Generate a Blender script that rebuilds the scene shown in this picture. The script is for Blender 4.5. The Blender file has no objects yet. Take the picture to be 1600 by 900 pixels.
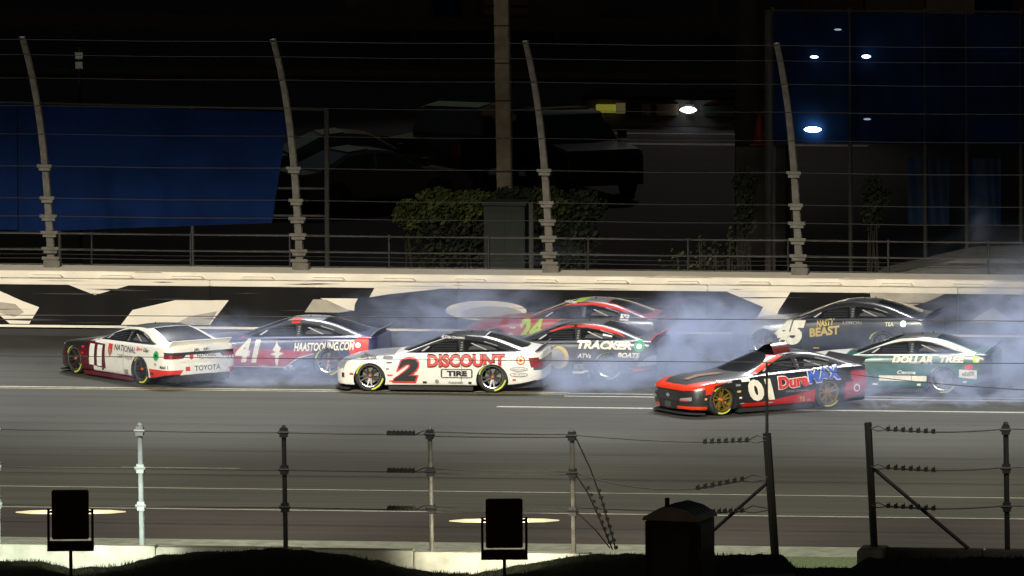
import bpy, bmesh, math, random
from mathutils import Vector, Matrix
from mathutils.bvhtree import BVHTree
import numpy as np
R = math.radians
sc = bpy.context.scene
COL = sc.collection
rnd = random.Random(7)

# ------------------------------------------------------------------ camera, world, lights, exposure
cam_d = bpy.data.cameras.new('camera'); cam = bpy.data.objects.new('camera', cam_d); COL.objects.link(cam)
cam.location = (0, -400, 43)
cam.rotation_euler = (Matrix.Rotation(R(90-6.0), 4, 'X') @ Matrix.Rotation(R(-0.3), 4, 'Z')).to_euler()
cam_d.sensor_width = 36; cam_d.lens = 607.5; cam_d.clip_start = 1; cam_d.clip_end = 3000
sc.camera = cam
sc.view_settings.view_transform = 'Standard'; sc.view_settings.look = 'None'
sc.view_settings.exposure = 0; sc.view_settings.gamma = 1
sc.cycles.use_denoising = True
sc.cycles.max_bounces = 6; sc.cycles.volume_bounces = 1
sc.cycles.volume_step_rate = 1.0
world = bpy.data.worlds.new('World'); sc.world = world; world.use_nodes = True
wn = world.node_tree.nodes; wl = world.node_tree.links; wn.clear()
sky = wn.new('ShaderNodeTexSky'); sky.sky_type = 'NISHITA'; sky.sun_disc = False
sky.sun_elevation = R(2); sky.sun_rotation = R(180)
bg = wn.new('ShaderNodeBackground'); bg.inputs[1].default_value = 0.012
wo = wn.new('ShaderNodeOutputWorld'); wl.new(sky.outputs[0], bg.inputs[0]); wl.new(bg.outputs[0], wo.inputs[0])

YAW = R(8.4)
O = Vector((0, -2.2, 0))
DS = Vector((math.cos(YAW), -math.sin(YAW), 0)); DT = Vector((math.sin(YAW), math.cos(YAW), 0))
def W(s, t, z=0): return O + DS*s + DT*t + Vector((0, 0, z))

def spot(name, loc, target, power, size, blend, color=(1, .93, .8), radius=.5):
    l = bpy.data.lights.new(name, 'SPOT'); l.energy = power; l.spot_size = R(size); l.spot_blend = blend
    l.color = color; l.shadow_soft_size = radius
    o = bpy.data.objects.new(name, l); COL.objects.link(o); o.location = loc
    o.rotation_euler = (Vector(target)-Vector(loc)).to_track_quat('-Z', 'Y').to_euler()
    return o
# the speedway's floodlight masts: rows of lamps on the infield side, aimed at the racing surface and wall
for s in (-44, -33, -22, -11, 0, 11, 22, 33, 44):
    spot('track_floodlight', W(s, -78, 34), W(s*.85, -27.4, 0), 1.0e5, 31, .34, (1, .94, .80), 1.2)
# a weaker row over the far side, which gives the upper surfaces of the cars their sheen
for s in (-27, -18, -9, 0, 9, 18, 27):
    spot('grandstand_floodlight', W(s+2, 14, 34), W(s*.9, -11.6, .6), 5.6e4, 25, .6, (.97, .97, 1), 1.2)

spot('added_lot_fill', W(-2, 62, 15), W(-6.5, 42, 0), 1.5e3, 56, .6, (1, .86, .8), .3)  # unseen fill added to lift the dark lot and edge the trucks

# ------------------------------------------------------------------ materials
MATS = {}
def mat(name, col, rough=.6, metal=0., coat=0., emit=0., noise=.12, nscale=6., bump=0., spec=.5):
    if name in MATS: return MATS[name]
    m = bpy.data.materials.new(name); m.use_nodes = True; nt = m.node_tree
    b = nt.nodes['Principled BSDF']
    b.inputs['Roughness'].default_value = rough; b.inputs['Metallic'].default_value = metal
    b.inputs['Coat Weight'].default_value = coat; b.inputs['Coat Roughness'].default_value = .2
    b.inputs['Specular IOR Level'].default_value = spec
    if emit:
        b.inputs['Emission Color'].default_value = (*col, 1); b.inputs['Emission Strength'].default_value = emit
    tc = nt.nodes.new('ShaderNodeTexCoord'); n = nt.nodes.new('ShaderNodeTexNoise')
    n.inputs['Scale'].default_value = nscale; n.inputs['Detail'].default_value = 6
    nt.links.new(tc.outputs['Object'], n.inputs['Vector'])
    mr = nt.nodes.new('ShaderNodeMapRange'); mr.inputs['From Min'].default_value = .3; mr.inputs['From Max'].default_value = .7
    mr.inputs['To Min'].default_value = 1-noise; mr.inputs['To Max'].default_value = 1+noise
    nt.links.new(n.outputs['Fac'], mr.inputs['Value'])
    mx = nt.nodes.new('ShaderNodeVectorMath'); mx.operation = 'SCALE'; mx.inputs[0].default_value = col
    nt.links.new(mr.outputs[0], mx.inputs['Scale']); nt.links.new(mx.outputs[0], b.inputs['Base Color'])
    if bump:
        bp = nt.nodes.new('ShaderNodeBump'); bp.inputs['Strength'].default_value = bump; bp.inputs['Distance'].default_value = .02
        nt.links.new(n.outputs['Fac'], bp.inputs['Height']); nt.links.new(bp.outputs[0], b.inputs['Normal'])
    MATS[name] = m; return m

def asphalt(name, dark, light, streak=.35, tint=(1, .97, .88)):
    """asphalt with rubbered grooves and wear that run along the lane (local X)"""
    m = bpy.data.materials.new(name); m.use_nodes = True; nt = m.node_tree; N = nt.nodes; L = nt.links
    b = N['Principled BSDF']; b.inputs['Roughness'].default_value = .85; b.inputs['Specular IOR Level'].default_value = .15
    tc = N.new('ShaderNodeTexCoord')
    def noise(scale3, sc_, det):
        mp = N.new('ShaderNodeMapping'); mp.inputs['Scale'].default_value = scale3
        n = N.new('ShaderNodeTexNoise'); n.inputs['Scale'].default_value = sc_; n.inputs['Detail'].default_value = det
        L.new(tc.outputs['Object'], mp.inputs['Vector']); L.new(mp.outputs[0], n.inputs['Vector']); return n
    a = noise((.03, 1.6, 1), 1.0, 8); c = noise((.25, .5, 1), .6, 5); g = noise((1, 1, 1), 18, 3); f_ = noise((.12, 6, 1), 1.0, 4)
    def madd(x, y, k):
        q = N.new('ShaderNodeMath'); q.operation = 'MULTIPLY_ADD'; L.new(y, q.inputs[0]); q.inputs[1].default_value = k
        if isinstance(x, float): q.inputs[2].default_value = x
        else: L.new(x, q.inputs[2])
        return q.outputs[0]
    v = madd(.075, a.outputs['Fac'], .30); v = madd(v, c.outputs['Fac'], .2); v = madd(v, g.outputs['Fac'], .16); v = madd(v, f_.outputs['Fac'], .19)
    mr = N.new('ShaderNodeMapRange'); mr.inputs['From Min'].default_value = .38; mr.inputs['From Max'].default_value = .62
    L.new(v, mr.inputs['Value'])
    mx = N.new('ShaderNodeMix'); mx.data_type = 'RGBA'
    mx.inputs[6].default_value = (*[dark*t for t in tint], 1); mx.inputs[7].default_value = (*[light*t for t in tint], 1)
    L.new(mr.outputs[0], mx.inputs[0]); L.new(mx.outputs[2], b.inputs['Base Color'])
    bp = N.new('ShaderNodeBump'); bp.inputs['Strength'].default_value = .25; bp.inputs['Distance'].default_value = .01
    L.new(g.outputs['Fac'], bp.inputs['Height']); L.new(bp.outputs[0], b.inputs['Normal'])
    MATS[name] = m; return m

# ------------------------------------------------------------------ helpers
class MB:
    def __init__(s): s.v = []; s.f = []; s.m = []
    def add(s, vs, fs, mi=0):
        k = len(s.v); s.v += [tuple(v) for v in vs]; s.f += [tuple(i+k for i in f) for f in fs]; s.m += [mi]*len(fs); return s
    def box(s, x0, x1, y0, y1, z0, z1, mi=0, mtx=None):
        vs = [Vector((x, y, z)) for x in (x0, x1) for y in (y0, y1) for z in (z0, z1)]
        if mtx: vs = [mtx @ v for v in vs]
        return s.add(vs, [(0, 1, 3, 2), (4, 6, 7, 5), (0, 4, 5, 1), (2, 3, 7, 6), (0, 2, 6, 4), (1, 5, 7, 3)], mi)
    def tube(s, pts, r, n=8, mi=0, cap=True):
        pts = [Vector(p) for p in pts]; rs = r if isinstance(r, (list, tuple)) else [r]*len(pts)
        rings = []
        for i, p in enumerate(pts):
            d = (pts[min(i+1, len(pts)-1)]-pts[max(i-1, 0)]).normalized()
            a = d.cross(Vector((0, 0, 1))) if abs(d.z) < .95 else d.cross(Vector((0, 1, 0)))
            a.normalize(); b = d.cross(a)
            rings.append([p+(a*math.cos(2*math.pi*k/n)+b*math.sin(2*math.pi*k/n))*rs[i] for k in range(n)])
        vs = [v for g in rings for v in g]; fs = []
        for i in range(len(pts)-1):
            for k in range(n): fs.append((i*n+k, i*n+(k+1) % n, (i+1)*n+(k+1) % n, (i+1)*n+k))
        if cap: fs += [tuple(range(n))[::-1], tuple(range((len(pts)-1)*n, len(pts)*n))]
        return s.add(vs, fs, mi)
    def lathe_y(s, prof, n=32, mi=0, c=(0, 0, 0), closed=False):
        """profile of (radius, y) turned about the Y axis"""
        vs = []
        for (r, y) in prof:
            for k in range(n):
                a = 2*math.pi*k/n; vs.append((c[0]+r*math.cos(a), c[1]+y, c[2]+r*math.sin(a)))
        fs = []; m_ = len(prof)
        for i in range(m_ if closed else m_-1):
            j = (i+1) % m_
            for k in range(n): fs.append((i*n+k, i*n+(k+1) % n, j*n+(k+1) % n, j*n+k))
        return s.add(vs, fs, mi)
    def prism(s, poly, a0, a1, axis='y', mi=0, inset=0.):
        """extrude a polygon given in (x,z) along y (or (x,y) along z)"""
        n = len(poly)
        if axis == 'y': vs = [(p[0], a0, p[1]) for p in poly]+[(p[0], a1, p[1]) for p in poly]
        elif axis == 'z': vs = [(p[0], p[1], a0) for p in poly]+[(p[0], p[1], a1) for p in poly]
        else: vs = [(a0, p[0], p[1]) for p in poly]+[(a1, p[0], p[1]) for p in poly]
        fs = [tuple(range(n)), tuple(range(2*n-1, n-1, -1))]+[(i, i+n, (i+1) % n+n, (i+1) % n) for i in range(n)]
        return s.add(vs, fs, mi)
    def build(s, name, mats, parent=None, smooth=False, bevel=0., loc=None, angle=35):
        me = bpy.data.meshes.new(name); me.from_pydata(s.v, [], s.f)
        for m in (mats if isinstance(mats, (list, tuple)) else [mats]): me.materials.append(m)
        me.polygons.foreach_set('material_index', s.m)
        bm = bmesh.new(); bm.from_mesh(me); bmesh.ops.recalc_face_normals(bm, faces=bm.faces)
        if bevel: bmesh.ops.bevel(bm, geom=list(bm.edges), offset=bevel, segments=2, affect='EDGES', clamp_overlap=True)
        bm.to_mesh(me); bm.free()
        if smooth: smooth_mesh(me, angle)
        return link(name, me, parent, loc)
def smooth_mesh(me, angle=35):
    me.polygons.foreach_set('use_smooth', [True]*len(me.polygons)); me.set_sharp_from_angle(angle=R(angle))
def link(name, me, parent=None, loc=None):
    o = bpy.data.objects.new(name, me); COL.objects.link(o); o.parent = parent
    if loc is not None: o.location = loc
    return o
def tag(o, label=None, cat=None, group=None, kind=None):
    for k, v in (('label', label), ('category', cat), ('group', group), ('kind', kind)):
        if v: o[k] = v
    return o
def empty(name, loc, rz, label, cat, group=None):
    o = bpy.data.objects.new(name, None); COL.objects.link(o); o.location = loc; o.rotation_euler = (0, 0, rz)
    o.empty_display_size = .2
    return tag(o, label, cat, group)
def inst(o, parent, loc=(0, 0, 0), rot=(0, 0, 0), name=None):
    c = o.copy(); COL.objects.link(c); c.parent = parent; c.location = loc; c.rotation_euler = rot
    if name: c.name = name
    return c
def onframe(o): o.location = O; o.rotation_euler = (0, 0, -YAW); return o

# ------------------------------------------------------------------ the setting: ground, racing surface, painted lines
M_track = asphalt('track asphalt', .042, .076, tint=(.98, 1, .84))
M_apron = asphalt('brown apron asphalt', .032, .062, tint=(1, .90, .80))
M_lot = asphalt('parking lot asphalt', .025, .055, tint=(1, .95, .92))
M_road = asphalt('access road asphalt', .05, .09)
M_white = mat('worn white line paint', (.40, .39, .34), .7, noise=.3, nscale=9)
M_yel = mat('worn yellow line paint', (.38, .34, .20), .7, noise=.35, nscale=7)
M_grass = mat('infield grass', (.07, .10, .04), .95, noise=.5, nscale=12, bump=.6)
M_dark = mat('black rubber', (.02, .02, .02), .7)
def sheet(name, s0, s1, t0, t1, z, m, n=1, label=None):
    b = MB()
    b.add([(s0, t0, z), (s1, t0, z), (s1, t1, z), (s0, t1, z)], [(0, 1, 2, 3)])
    return tag(onframe(b.build(name, m)), kind='structure')
sheet('ground', -1500, 1500, -1500, 1500, -.008, M_lot)
sheet('race_track', -700, 700, -33.9, 1.2, 0.0, M_track)
sheet('apron', -700, 700, -39.2, -33.9, 0.0, M_apron)
sheet('infield_grass', -700, 700, -54, -40.9, 0.0, M_grass)
sheet('concrete_strip', -700, 700, -40.9, -39.2, 0.0, mat('pale concrete strip', (.17, .18, .14), .85, noise=.3, nscale=3))
def line(t, w, s0, s1, m=M_white, z=.004): return sheet('painted_line', s0, s1, t-w/2, t+w/2, z, m)
line(-11.0, .16, -700, 2.9, M_yel); line(-11.3, .10, -700, 2.9, M_yel)
line(-11.15, .13, 2.9, 700); line(-11.7, .13, 2.9, 700)
line(-13.95, .17, 1.7, 700)
M_faint = mat('faded line paint', (.34, .32, .26), .8, noise=.4, nscale=5)
line(-30.15, .09, -700, 700, M_faint); line(-33.9, .10, -700, 700, M_faint)
for k, (s, t, l, w) in enumerate(((-4.7, -26.4, 2.6, .06),)):
    line(t, w, s, s+l, M_faint)
# tyre marks left on the lane
M_skid = mat('rubber skid marks', (.018, .018, .016), .85, noise=.5, nscale=1.5)
for (s, t, l, w, a) in ((-6, -8.2, 26, .22, .02), (-4, -9.9, 24, .2, .035), (2.0, -15.2, 17, .25, .03), (3.4, -16.9, 18, .22, .05), (-14, -6.1, 22, .2, .01),
                        (-12, -23.1, 34, .18, .0), (-14, -18.2, 30, .2, .01), (-9, -27.6, 30, .16, -.006), (-16, -36.5, 40, .2, 0)):
    b = MB(); n = 14; vs = []
    for i in range(n+1):
        q = i/n; y = t+math.sin(q*2.2)*a*l*.5; ww = w*(.4+.6*math.sin(math.pi*min(1, q*1.2+.05)))
        vs += [(s+l*q, y-ww/2, .003), (s+l*q, y+ww/2, .003)]
    b.add(vs, [(2*i, 2*i+2, 2*i+3, 2*i+1) for i in range(n)])
    tag(onframe(b.build('skid_mark', M_skid)), kind='structure')

# ------------------------------------------------------------------ outer wall with steel-and-foam barrier
M_cream = mat('cream painted wall', (.82, .745, .62), .5, noise=.08, nscale=1.3)
M_creamd = mat('scuffed cream paint', (.40, .36, .29), .6, noise=.25, nscale=2)
M_black = mat('black painted barrier', (.009, .0085, .0075), .75, noise=.3, nscale=1.5, spec=.15)
M_conc = mat('wall concrete', (.48, .44, .36), .8, noise=.2, nscale=2, bump=.3)
wall = tag(onframe(bpy.data.objects.new('track_wall', None)), 'long cream and black trackside barrier wall behind the spinning race cars', 'barrier wall'); COL.objects.link(wall)
TF = -.4
b = MB(); b.prism([(.12, 0), (1.05, 0), (1.05, 1.50), (.98, 1.515), (.15, 1.475), (.12, 1.465)], -60, 60, 'x')
b.build('concrete_wall', M_cream, wall)
pan = None
for i in range(-11, 12):
    s0 = i*5.82-1.2
    if pan is None:
        b = MB()
        b.box(0.006, 5.814, TF, TF+.05, .26, 1.2)             # black face skin
        me1 = b
        pan = b.build('barrier_panel', M_black, wall, bevel=0); pan.location = (s0, 0, 0)
        c = MB(); 
        for q in range(5): c.box(0.006, 5.814, TF+.052, TF+.25, .28+q*.2, .46+q*.2)
        c.build('steel_tube_rail', M_conc, pan)
        b = MB(); b.box(.004, 5.816, TF-.012, TF+.27, 1.202, 1.335); b.build('barrier_cap', M_cream, pan, bevel=.012)
        b = MB(); b.box(.004, 5.816, TF-.008, TF+.05, .205, .258); b.build('bottom_strip', M_cream, pan)
        first = pan
    else:
        p = inst(first, wall, (s0, 0, 0))
        for ch in first.children: inst(ch, p)
        pan = p
b = MB(); b.box(-60, 60, TF+.1, TF+.2, 0.0, .203); b.build('base_channel', M_dark, wall)
b = MB(); b.prism([(-.40, 0), (-.34, .05), (.34, .05), (.40, 0)], -.05, .17, 'y'); br0 = b.build('top_bracket', M_cream, wall); br0.location = (-17.6, 0, 1.334)
for i in range(1, 22): inst(br0, wall, (-17.6+i*1.66, 0, 1.334))
def wall_shape(poly, m, k=1, name='painted_shape'):
    b = MB(); y = TF-.003*k
    b.add([(p[0], y, p[1]) for p in poly], [tuple(range(len(poly)))]); return b.build(name, m, wall)
# painted shapes on the black face (metres along the wall, height)
wall_shape([(-13.0, 1.2), (-11.98, 1.05), (-11.46, .82), (-11.04, .67), (-11.28, .28), (-11.74, .28), (-11.98, .48), (-12.7, .62)], M_cream)
wall_shape([(-12.1, .80), (-11.6, .74), (-11.4, .55), (-11.62, .44), (-12.2, .58)], M_creamd, 2)
wall_shape([(-10.34, 1.2), (-9.73, .97), (-8.93, 1.2)], M_cream)
wall_shape([(-9.12, .28), (-8.84, .63), (-7.82, .87), (-6.58, .88), (-7.03, .30)], M_cream)
wall_shape([(-7.9, .28), (-7.5, .5), (-6.85, .62), (-7.05, .3)], M_creamd, 2)
wall_shape([(-4.43, .95), (-3.55, .95), (-3.62, .82), (-3.64, .66), (-4.0, .74)], M_cream)
wall_shape([(-4.6, .92), (-4.3, .92), (-3.72, .66), (-4.0, .62), (-4.8, .62)], M_creamd, 2)
wall_shape([(-3.16, 1.2), (-3.28, .98), (-2.82, 1.06), (-2.02, 1.15), (-1.6, 1.2)], M_cream)
el = [(-.55+.95*math.cos(a), .70+.23*math.sin(a)) for a in [2*math.pi*k/28 for k in range(28)]]
wall_shape(el, M_cream); wall_shape([(-.4+.7*math.cos(a), .64+.16*math.sin(a)) for a in [2*math.pi*k/28 for k in range(28)]], M_creamd, 2)
wall_shape([(5.07, 1.2), (6.55, 1.2), (6.28, .78), (6.1, .3), (5.6, .3), (5.92, .85)], M_cream)
wall_shape([(8.4, 1.2), (8.5, .7), (9.2, .85), (9.75, 1.02), (10.15, 1.2)], M_creamd)
wall_shape([(10.7, .55), (11.25, .9), (11.8, .55)], M_creamd); wall_shape([(12.4, 1.2), (13.8, .7), (15.5, 1.2)], M_cream)
rw = random.Random(21)
M_scuff = mat('dark tyre scuff', (.10, .09, .08), .8, noise=.5, nscale=3); M_scuff2 = mat('grey rubbed paint', (.035, .033, .03), .8, noise=.4)
for i in range(34):
    s_ = rw.uniform(-13, 13); z_ = rw.uniform(.3, 1.15); l_ = rw.uniform(.5, 2.6); h_ = rw.uniform(.008, .028)
    wall_shape([(s_, z_), (s_+l_*.5, z_-h_), (s_+l_, z_+rw.uniform(-.02, .02)), (s_+l_*.5, z_+h_)], M_scuff2, 3, 'rubber_scuff')
for i in range(12):
    s_ = rw.uniform(-13, 13); z_ = rw.uniform(1.23, 1.31); l_ = rw.uniform(.3, 1.6)
    wall_shape([(s_, z_), (s_+l_*.5, z_-.014), (s_+l_, z_), (s_+l_*.5, z_+.014)], M_creamd if i % 3 else M_scuff, 6, 'rubber_scuff')
# scuffs on the cream top
for (s, l, z) in ((3.1, 1.6, 1.47), (-8.9, .7, 1.46), (7.6, .9, 1.47), (11.2, 1.1, 1.46)):
    b = MB(); b.add([(s, .117, z-.02), (s+l, .117, z-.02), (s+l*.8, .117, z+.03), (s+l*.2, .117, z+.03)], [(0, 1, 2, 3)]); b.build('rubber_scuff', M_creamd, wall)

# catch fence: curved posts, cables
M_galv = mat('galvanised fence steel', (.115, .105, .085), .8, metal=.0, noise=.3)
M_cable = mat('fence cable', (.022, .021, .019), .7, metal=.2)
def post_pt(z):
    q = max(0, (z-1.5)/5.65)
    return (-.02*(z-1.5), .62-.75*q-2.35*q**3)
cf = bpy.data.objects.new('catch_fence', None); COL.objects.link(cf); onframe(cf)
tag(cf, 'tall curved catch fence with steel posts and cables on top of the cream wall', 'fence')
def post_mesh():
    b = MB(); zs = [1.5+5.65*i/22 for i in range(23)]
    for i in range(22):
        z0, z1 = zs[i], zs[i+1]
        for (wa, wb, ta, tb) in ((.085, .07, .0, .02), (.085, .07, .16, .18), (.02, .02, .02, .16)):
            x0, y0 = post_pt(z0); x1, y1 = post_pt(z1)
            w0 = wa*(1-.35*i/22); w1 = wa*(1-.35*(i+1)/22)
            b.add([(x0-w0, y0+ta, z0), (x0+w0, y0+ta, z0), (x0+w0, y0+tb, z0), (x0-w0, y0+tb, z0),
                   (x1-w1, y1+ta, z1), (x1+w1, y1+ta, z1), (x1+w1, y1+tb, z1), (x1-w1, y1+tb, z1)],
                  [(0, 1, 5, 4), (1, 2, 6, 5), (2, 3, 7, 6), (3, 0, 4, 7), (0, 3, 2, 1), (4, 5, 6, 7)])
    return b
CZ = [1.72, 1.95, 2.33, 2.72, 3.15, 3.92]
post0 = None; posts_s = [-16.75, -10.93, -5.07, .80, 6.62, 12.45, 18.25]
for s in posts_s:
    if post0 is None:
        post0 = post_mesh().build('post', M_galv, cf); post0.location = (s, 0, 0)
        for z in CZ:
            x, y = post_pt(z); b = MB(); w = .20 if z < 3 else .17
            b.box(x-w, x+w, y-.05, y+.0, z-.035, z+.035); b.box(x-w*.75, x+w*.8, y-.05, y+.2, z-.11, z-.045); b.build('clamp', M_galv, post0)
        b = MB(); x, y = post_pt(1.55); b.box(x-.17, x+.21, y-.06, y+.24, 1.47, 1.66); b.build('base_plate', M_galv, post0)
    else:
        p = inst(post0, cf, (s, 0, 0))
        for ch in post0.children: inst(ch, p)
for z, r in [(z, .010) for z in CZ]+[(1.82, .007), (4.7, .006), (5.4, .006), (6.1, .006), (6.7, .006), (7.1, .008)]:
    b = MB(); x, y = post_pt(z)
    b.tube([(s, y-.03, z-.02*math.sin((s+10.93)/5.82*math.pi)**2) for s in np.arange(-30, 30.1, 1.455)], r, 5); b.build('cable', M_cable, cf)

# ------------------------------------------------------------------ stock car body
XT, XN = -2.455, 2.455
def K(x, keys):
    xs = [k[0] for k in keys]; ys = [k[1] for k in keys]
    return float(np.interp(x, xs, ys))
def KS(x, keys, h=.10):   # smoothed
    return sum(K(x+d*h, keys)*w for d, w in ((-1, .15), (-.5, .2), (0, .3), (.5, .2), (1, .15)))
k_w = [(-2.455, .74), (-2.43, .84), (-2.36, .92), (-2.2, .965), (-1.85, .985), (-1.34, .997), (-.8, .975), (0, .965), (.7, .97), (1.2, .99), (1.45, .997), (1.8, .985), (2.05, .94), (2.22, .86), (2.35, .74), (2.42, .62), (2.455, .50)]
k_zb = [(-2.455, .30), (-2.3, .26), (-1.9, .17), (-1.5, .14), (1.9, .12), (2.2, .13), (2.455, .16)]
k_zs = [(-2.455, .88), (-2.2, .91), (-1.34, .90), (-.6, .87), (.3, .84), (.9, .80), (1.45, .765), (1.9, .705), (2.2, .645), (2.38, .59), (2.455, .51)]
k_zc = [(-2.455, .93), (-2.2, .95), (-1.6, .94), (-.6, .915), (.3, .89), (.9, .87), (1.45, .82), (1.9, .76), (2.2, .695), (2.38, .635), (2.455, .545)]
k_hc = [(-2.3, 0), (-2.12, .02), (-1.8, .135), (-1.45, .265), (-1.1, .345), (-.75, .375), (-.45, .372), (-.15, .325), (.2, .215), (.5, .11), (.82, .0), (1, 0)]
k_he = [(-2.25, 0), (-2.05, .01), (-1.75, .11), (-1.4, .235), (-1.05, .315), (-.75, .338), (-.45, .334), (-.2, .28), (.15, .165), (.45, .06), (.68, .0), (1, 0)]
def section(x):
    w = K(x, k_w); zb = K(x, k_zb); zs = K(x, k_zs); zc = K(x, k_zc); hc = KS(x, k_hc, .12); he = KS(x, k_he, .12)
    H = zs-.03-(zb+.08)
    rel = min(1, he/.33)
    yb = w*.845; yt = yb-.03-(yb-.03-.585)*(rel**.8) if he > 0 else yb-.03
    zhood = lambda y: zs+.015+(zc-zs-.015)*(1-(y/max(yb, .01))**2)
    zt = max(zhood(yt), 0)+he
    zbase = zs+.018
    P = [(0, zb), (w-.14, zb), (w-.04, zb+.008), (w-.012, zb+.05), (w-.004, zb+.08+H*.22), (w, zb+.08+H*.48), (w-.012, zb+.08+H*.74), (w-.04, zs-.03), (w-.068, zs-.004), (w-.10, zs+.008), (yb, zbase)]
    for q in (.34, .68):
        P.append((yb+(yt-yb)*q**1.15, zbase+(zt-zbase)*q))
    P.append((yt, zt))
    zc_ = zc+hc
    P.append((yt-.07 if he > 0 else yt*.9, zt+(zc_-zt)*.42))
    P.append((yt*.5, zt+(zc_-zt)*.82)); P.append((0, zc_))
    return P
stations = [-2.455, -2.44, -2.40, -2.33, -2.22, -2.1, -1.95, -1.8, -1.62, -1.45, -1.25, -1.05, -.85, -.65, -.45, -.3, -.15, 0, .15, .3, .45, .6, .74, .88, 1.05, 1.25, 1.45, 1.65, 1.85, 2.0, 2.12, 2.22, 2.31, 2.38, 2.43, 2.455]
def nx(x): return x if x < 1.8 else 1.8+(x-1.8)*.70      # short front overhang
def base_body():
    vs = []; fs = []; ring = None
    for x in stations:
        P = section(x); full = [(nx(x), y, z) for y, z in P]+[(nx(x), -y, z) for y, z in P[-2:0:-1]]
        ring = len(full); vs += full
    for i in range(len(stations)-1):
        for k in range(ring): fs.append((i*ring+k, (i+1)*ring+k, (i+1)*ring+(k+1) % ring, i*ring+(k+1) % ring))
    nP = ring//2
    for base in (0, (len(stations)-1)*ring):       # end caps as strips of quads
        for k in range(nP):
            a, b_ = base+k, base+k+1; c, d = base+(ring-k-1) % ring, base+(ring-k) % ring
            if k == 0: fs.append((base, base+1, base+ring-1))
            elif k == nP-1: fs.append((a, base+nP, base+ring-k))
            else: fs.append((a, b_, base+ring-k-1, base+ring-k))
    me = bpy.data.meshes.new('stock_body'); me.from_pydata(vs, [], fs)
    bm = bmesh.new(); bm.from_mesh(me); bmesh.ops.recalc_face_normals(bm, faces=bm.faces); bm.to_mesh(me); bm.free()
    o = link('stock_body', me); s = o.modifiers.new('s', 'SUBSURF'); s.levels = 1; s.render_levels = 1
    cut = MB()
    for x in (1.45, -1.34):
        for sy in (-1, 1):
            cut.lathe_y([(0.001, sy*.58), (.366, sy*.58), (.366, sy*1.3), (0.001, sy*1.3)], 48, c=(x, 0, .285))
    co = cut.build('cut', M_dark)
    bm = bmesh.new(); bm.from_mesh(co.data); bmesh.ops.remove_doubles(bm, verts=bm.verts, dist=.003); bmesh.ops.recalc_face_normals(bm, faces=bm.faces); bm.to_mesh(co.data); bm.free()
    bo = o.modifiers.new('b', 'BOOLEAN'); bo.operation = 'DIFFERENCE'; bo.object = co; bo.solver = 'EXACT'
    dg = bpy.context.evaluated_depsgraph_get(); dg.update()
    res = bpy.data.meshes.new_from_object(o.evaluated_get(dg))
    bpy.data.objects.remove(o); bpy.data.objects.remove(co)
    return res
BODY = base_body()
_bm = bmesh.new(); _bm.from_mesh(BODY); BVH = BVHTree.FromBMesh(_bm); _bm.free()

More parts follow.
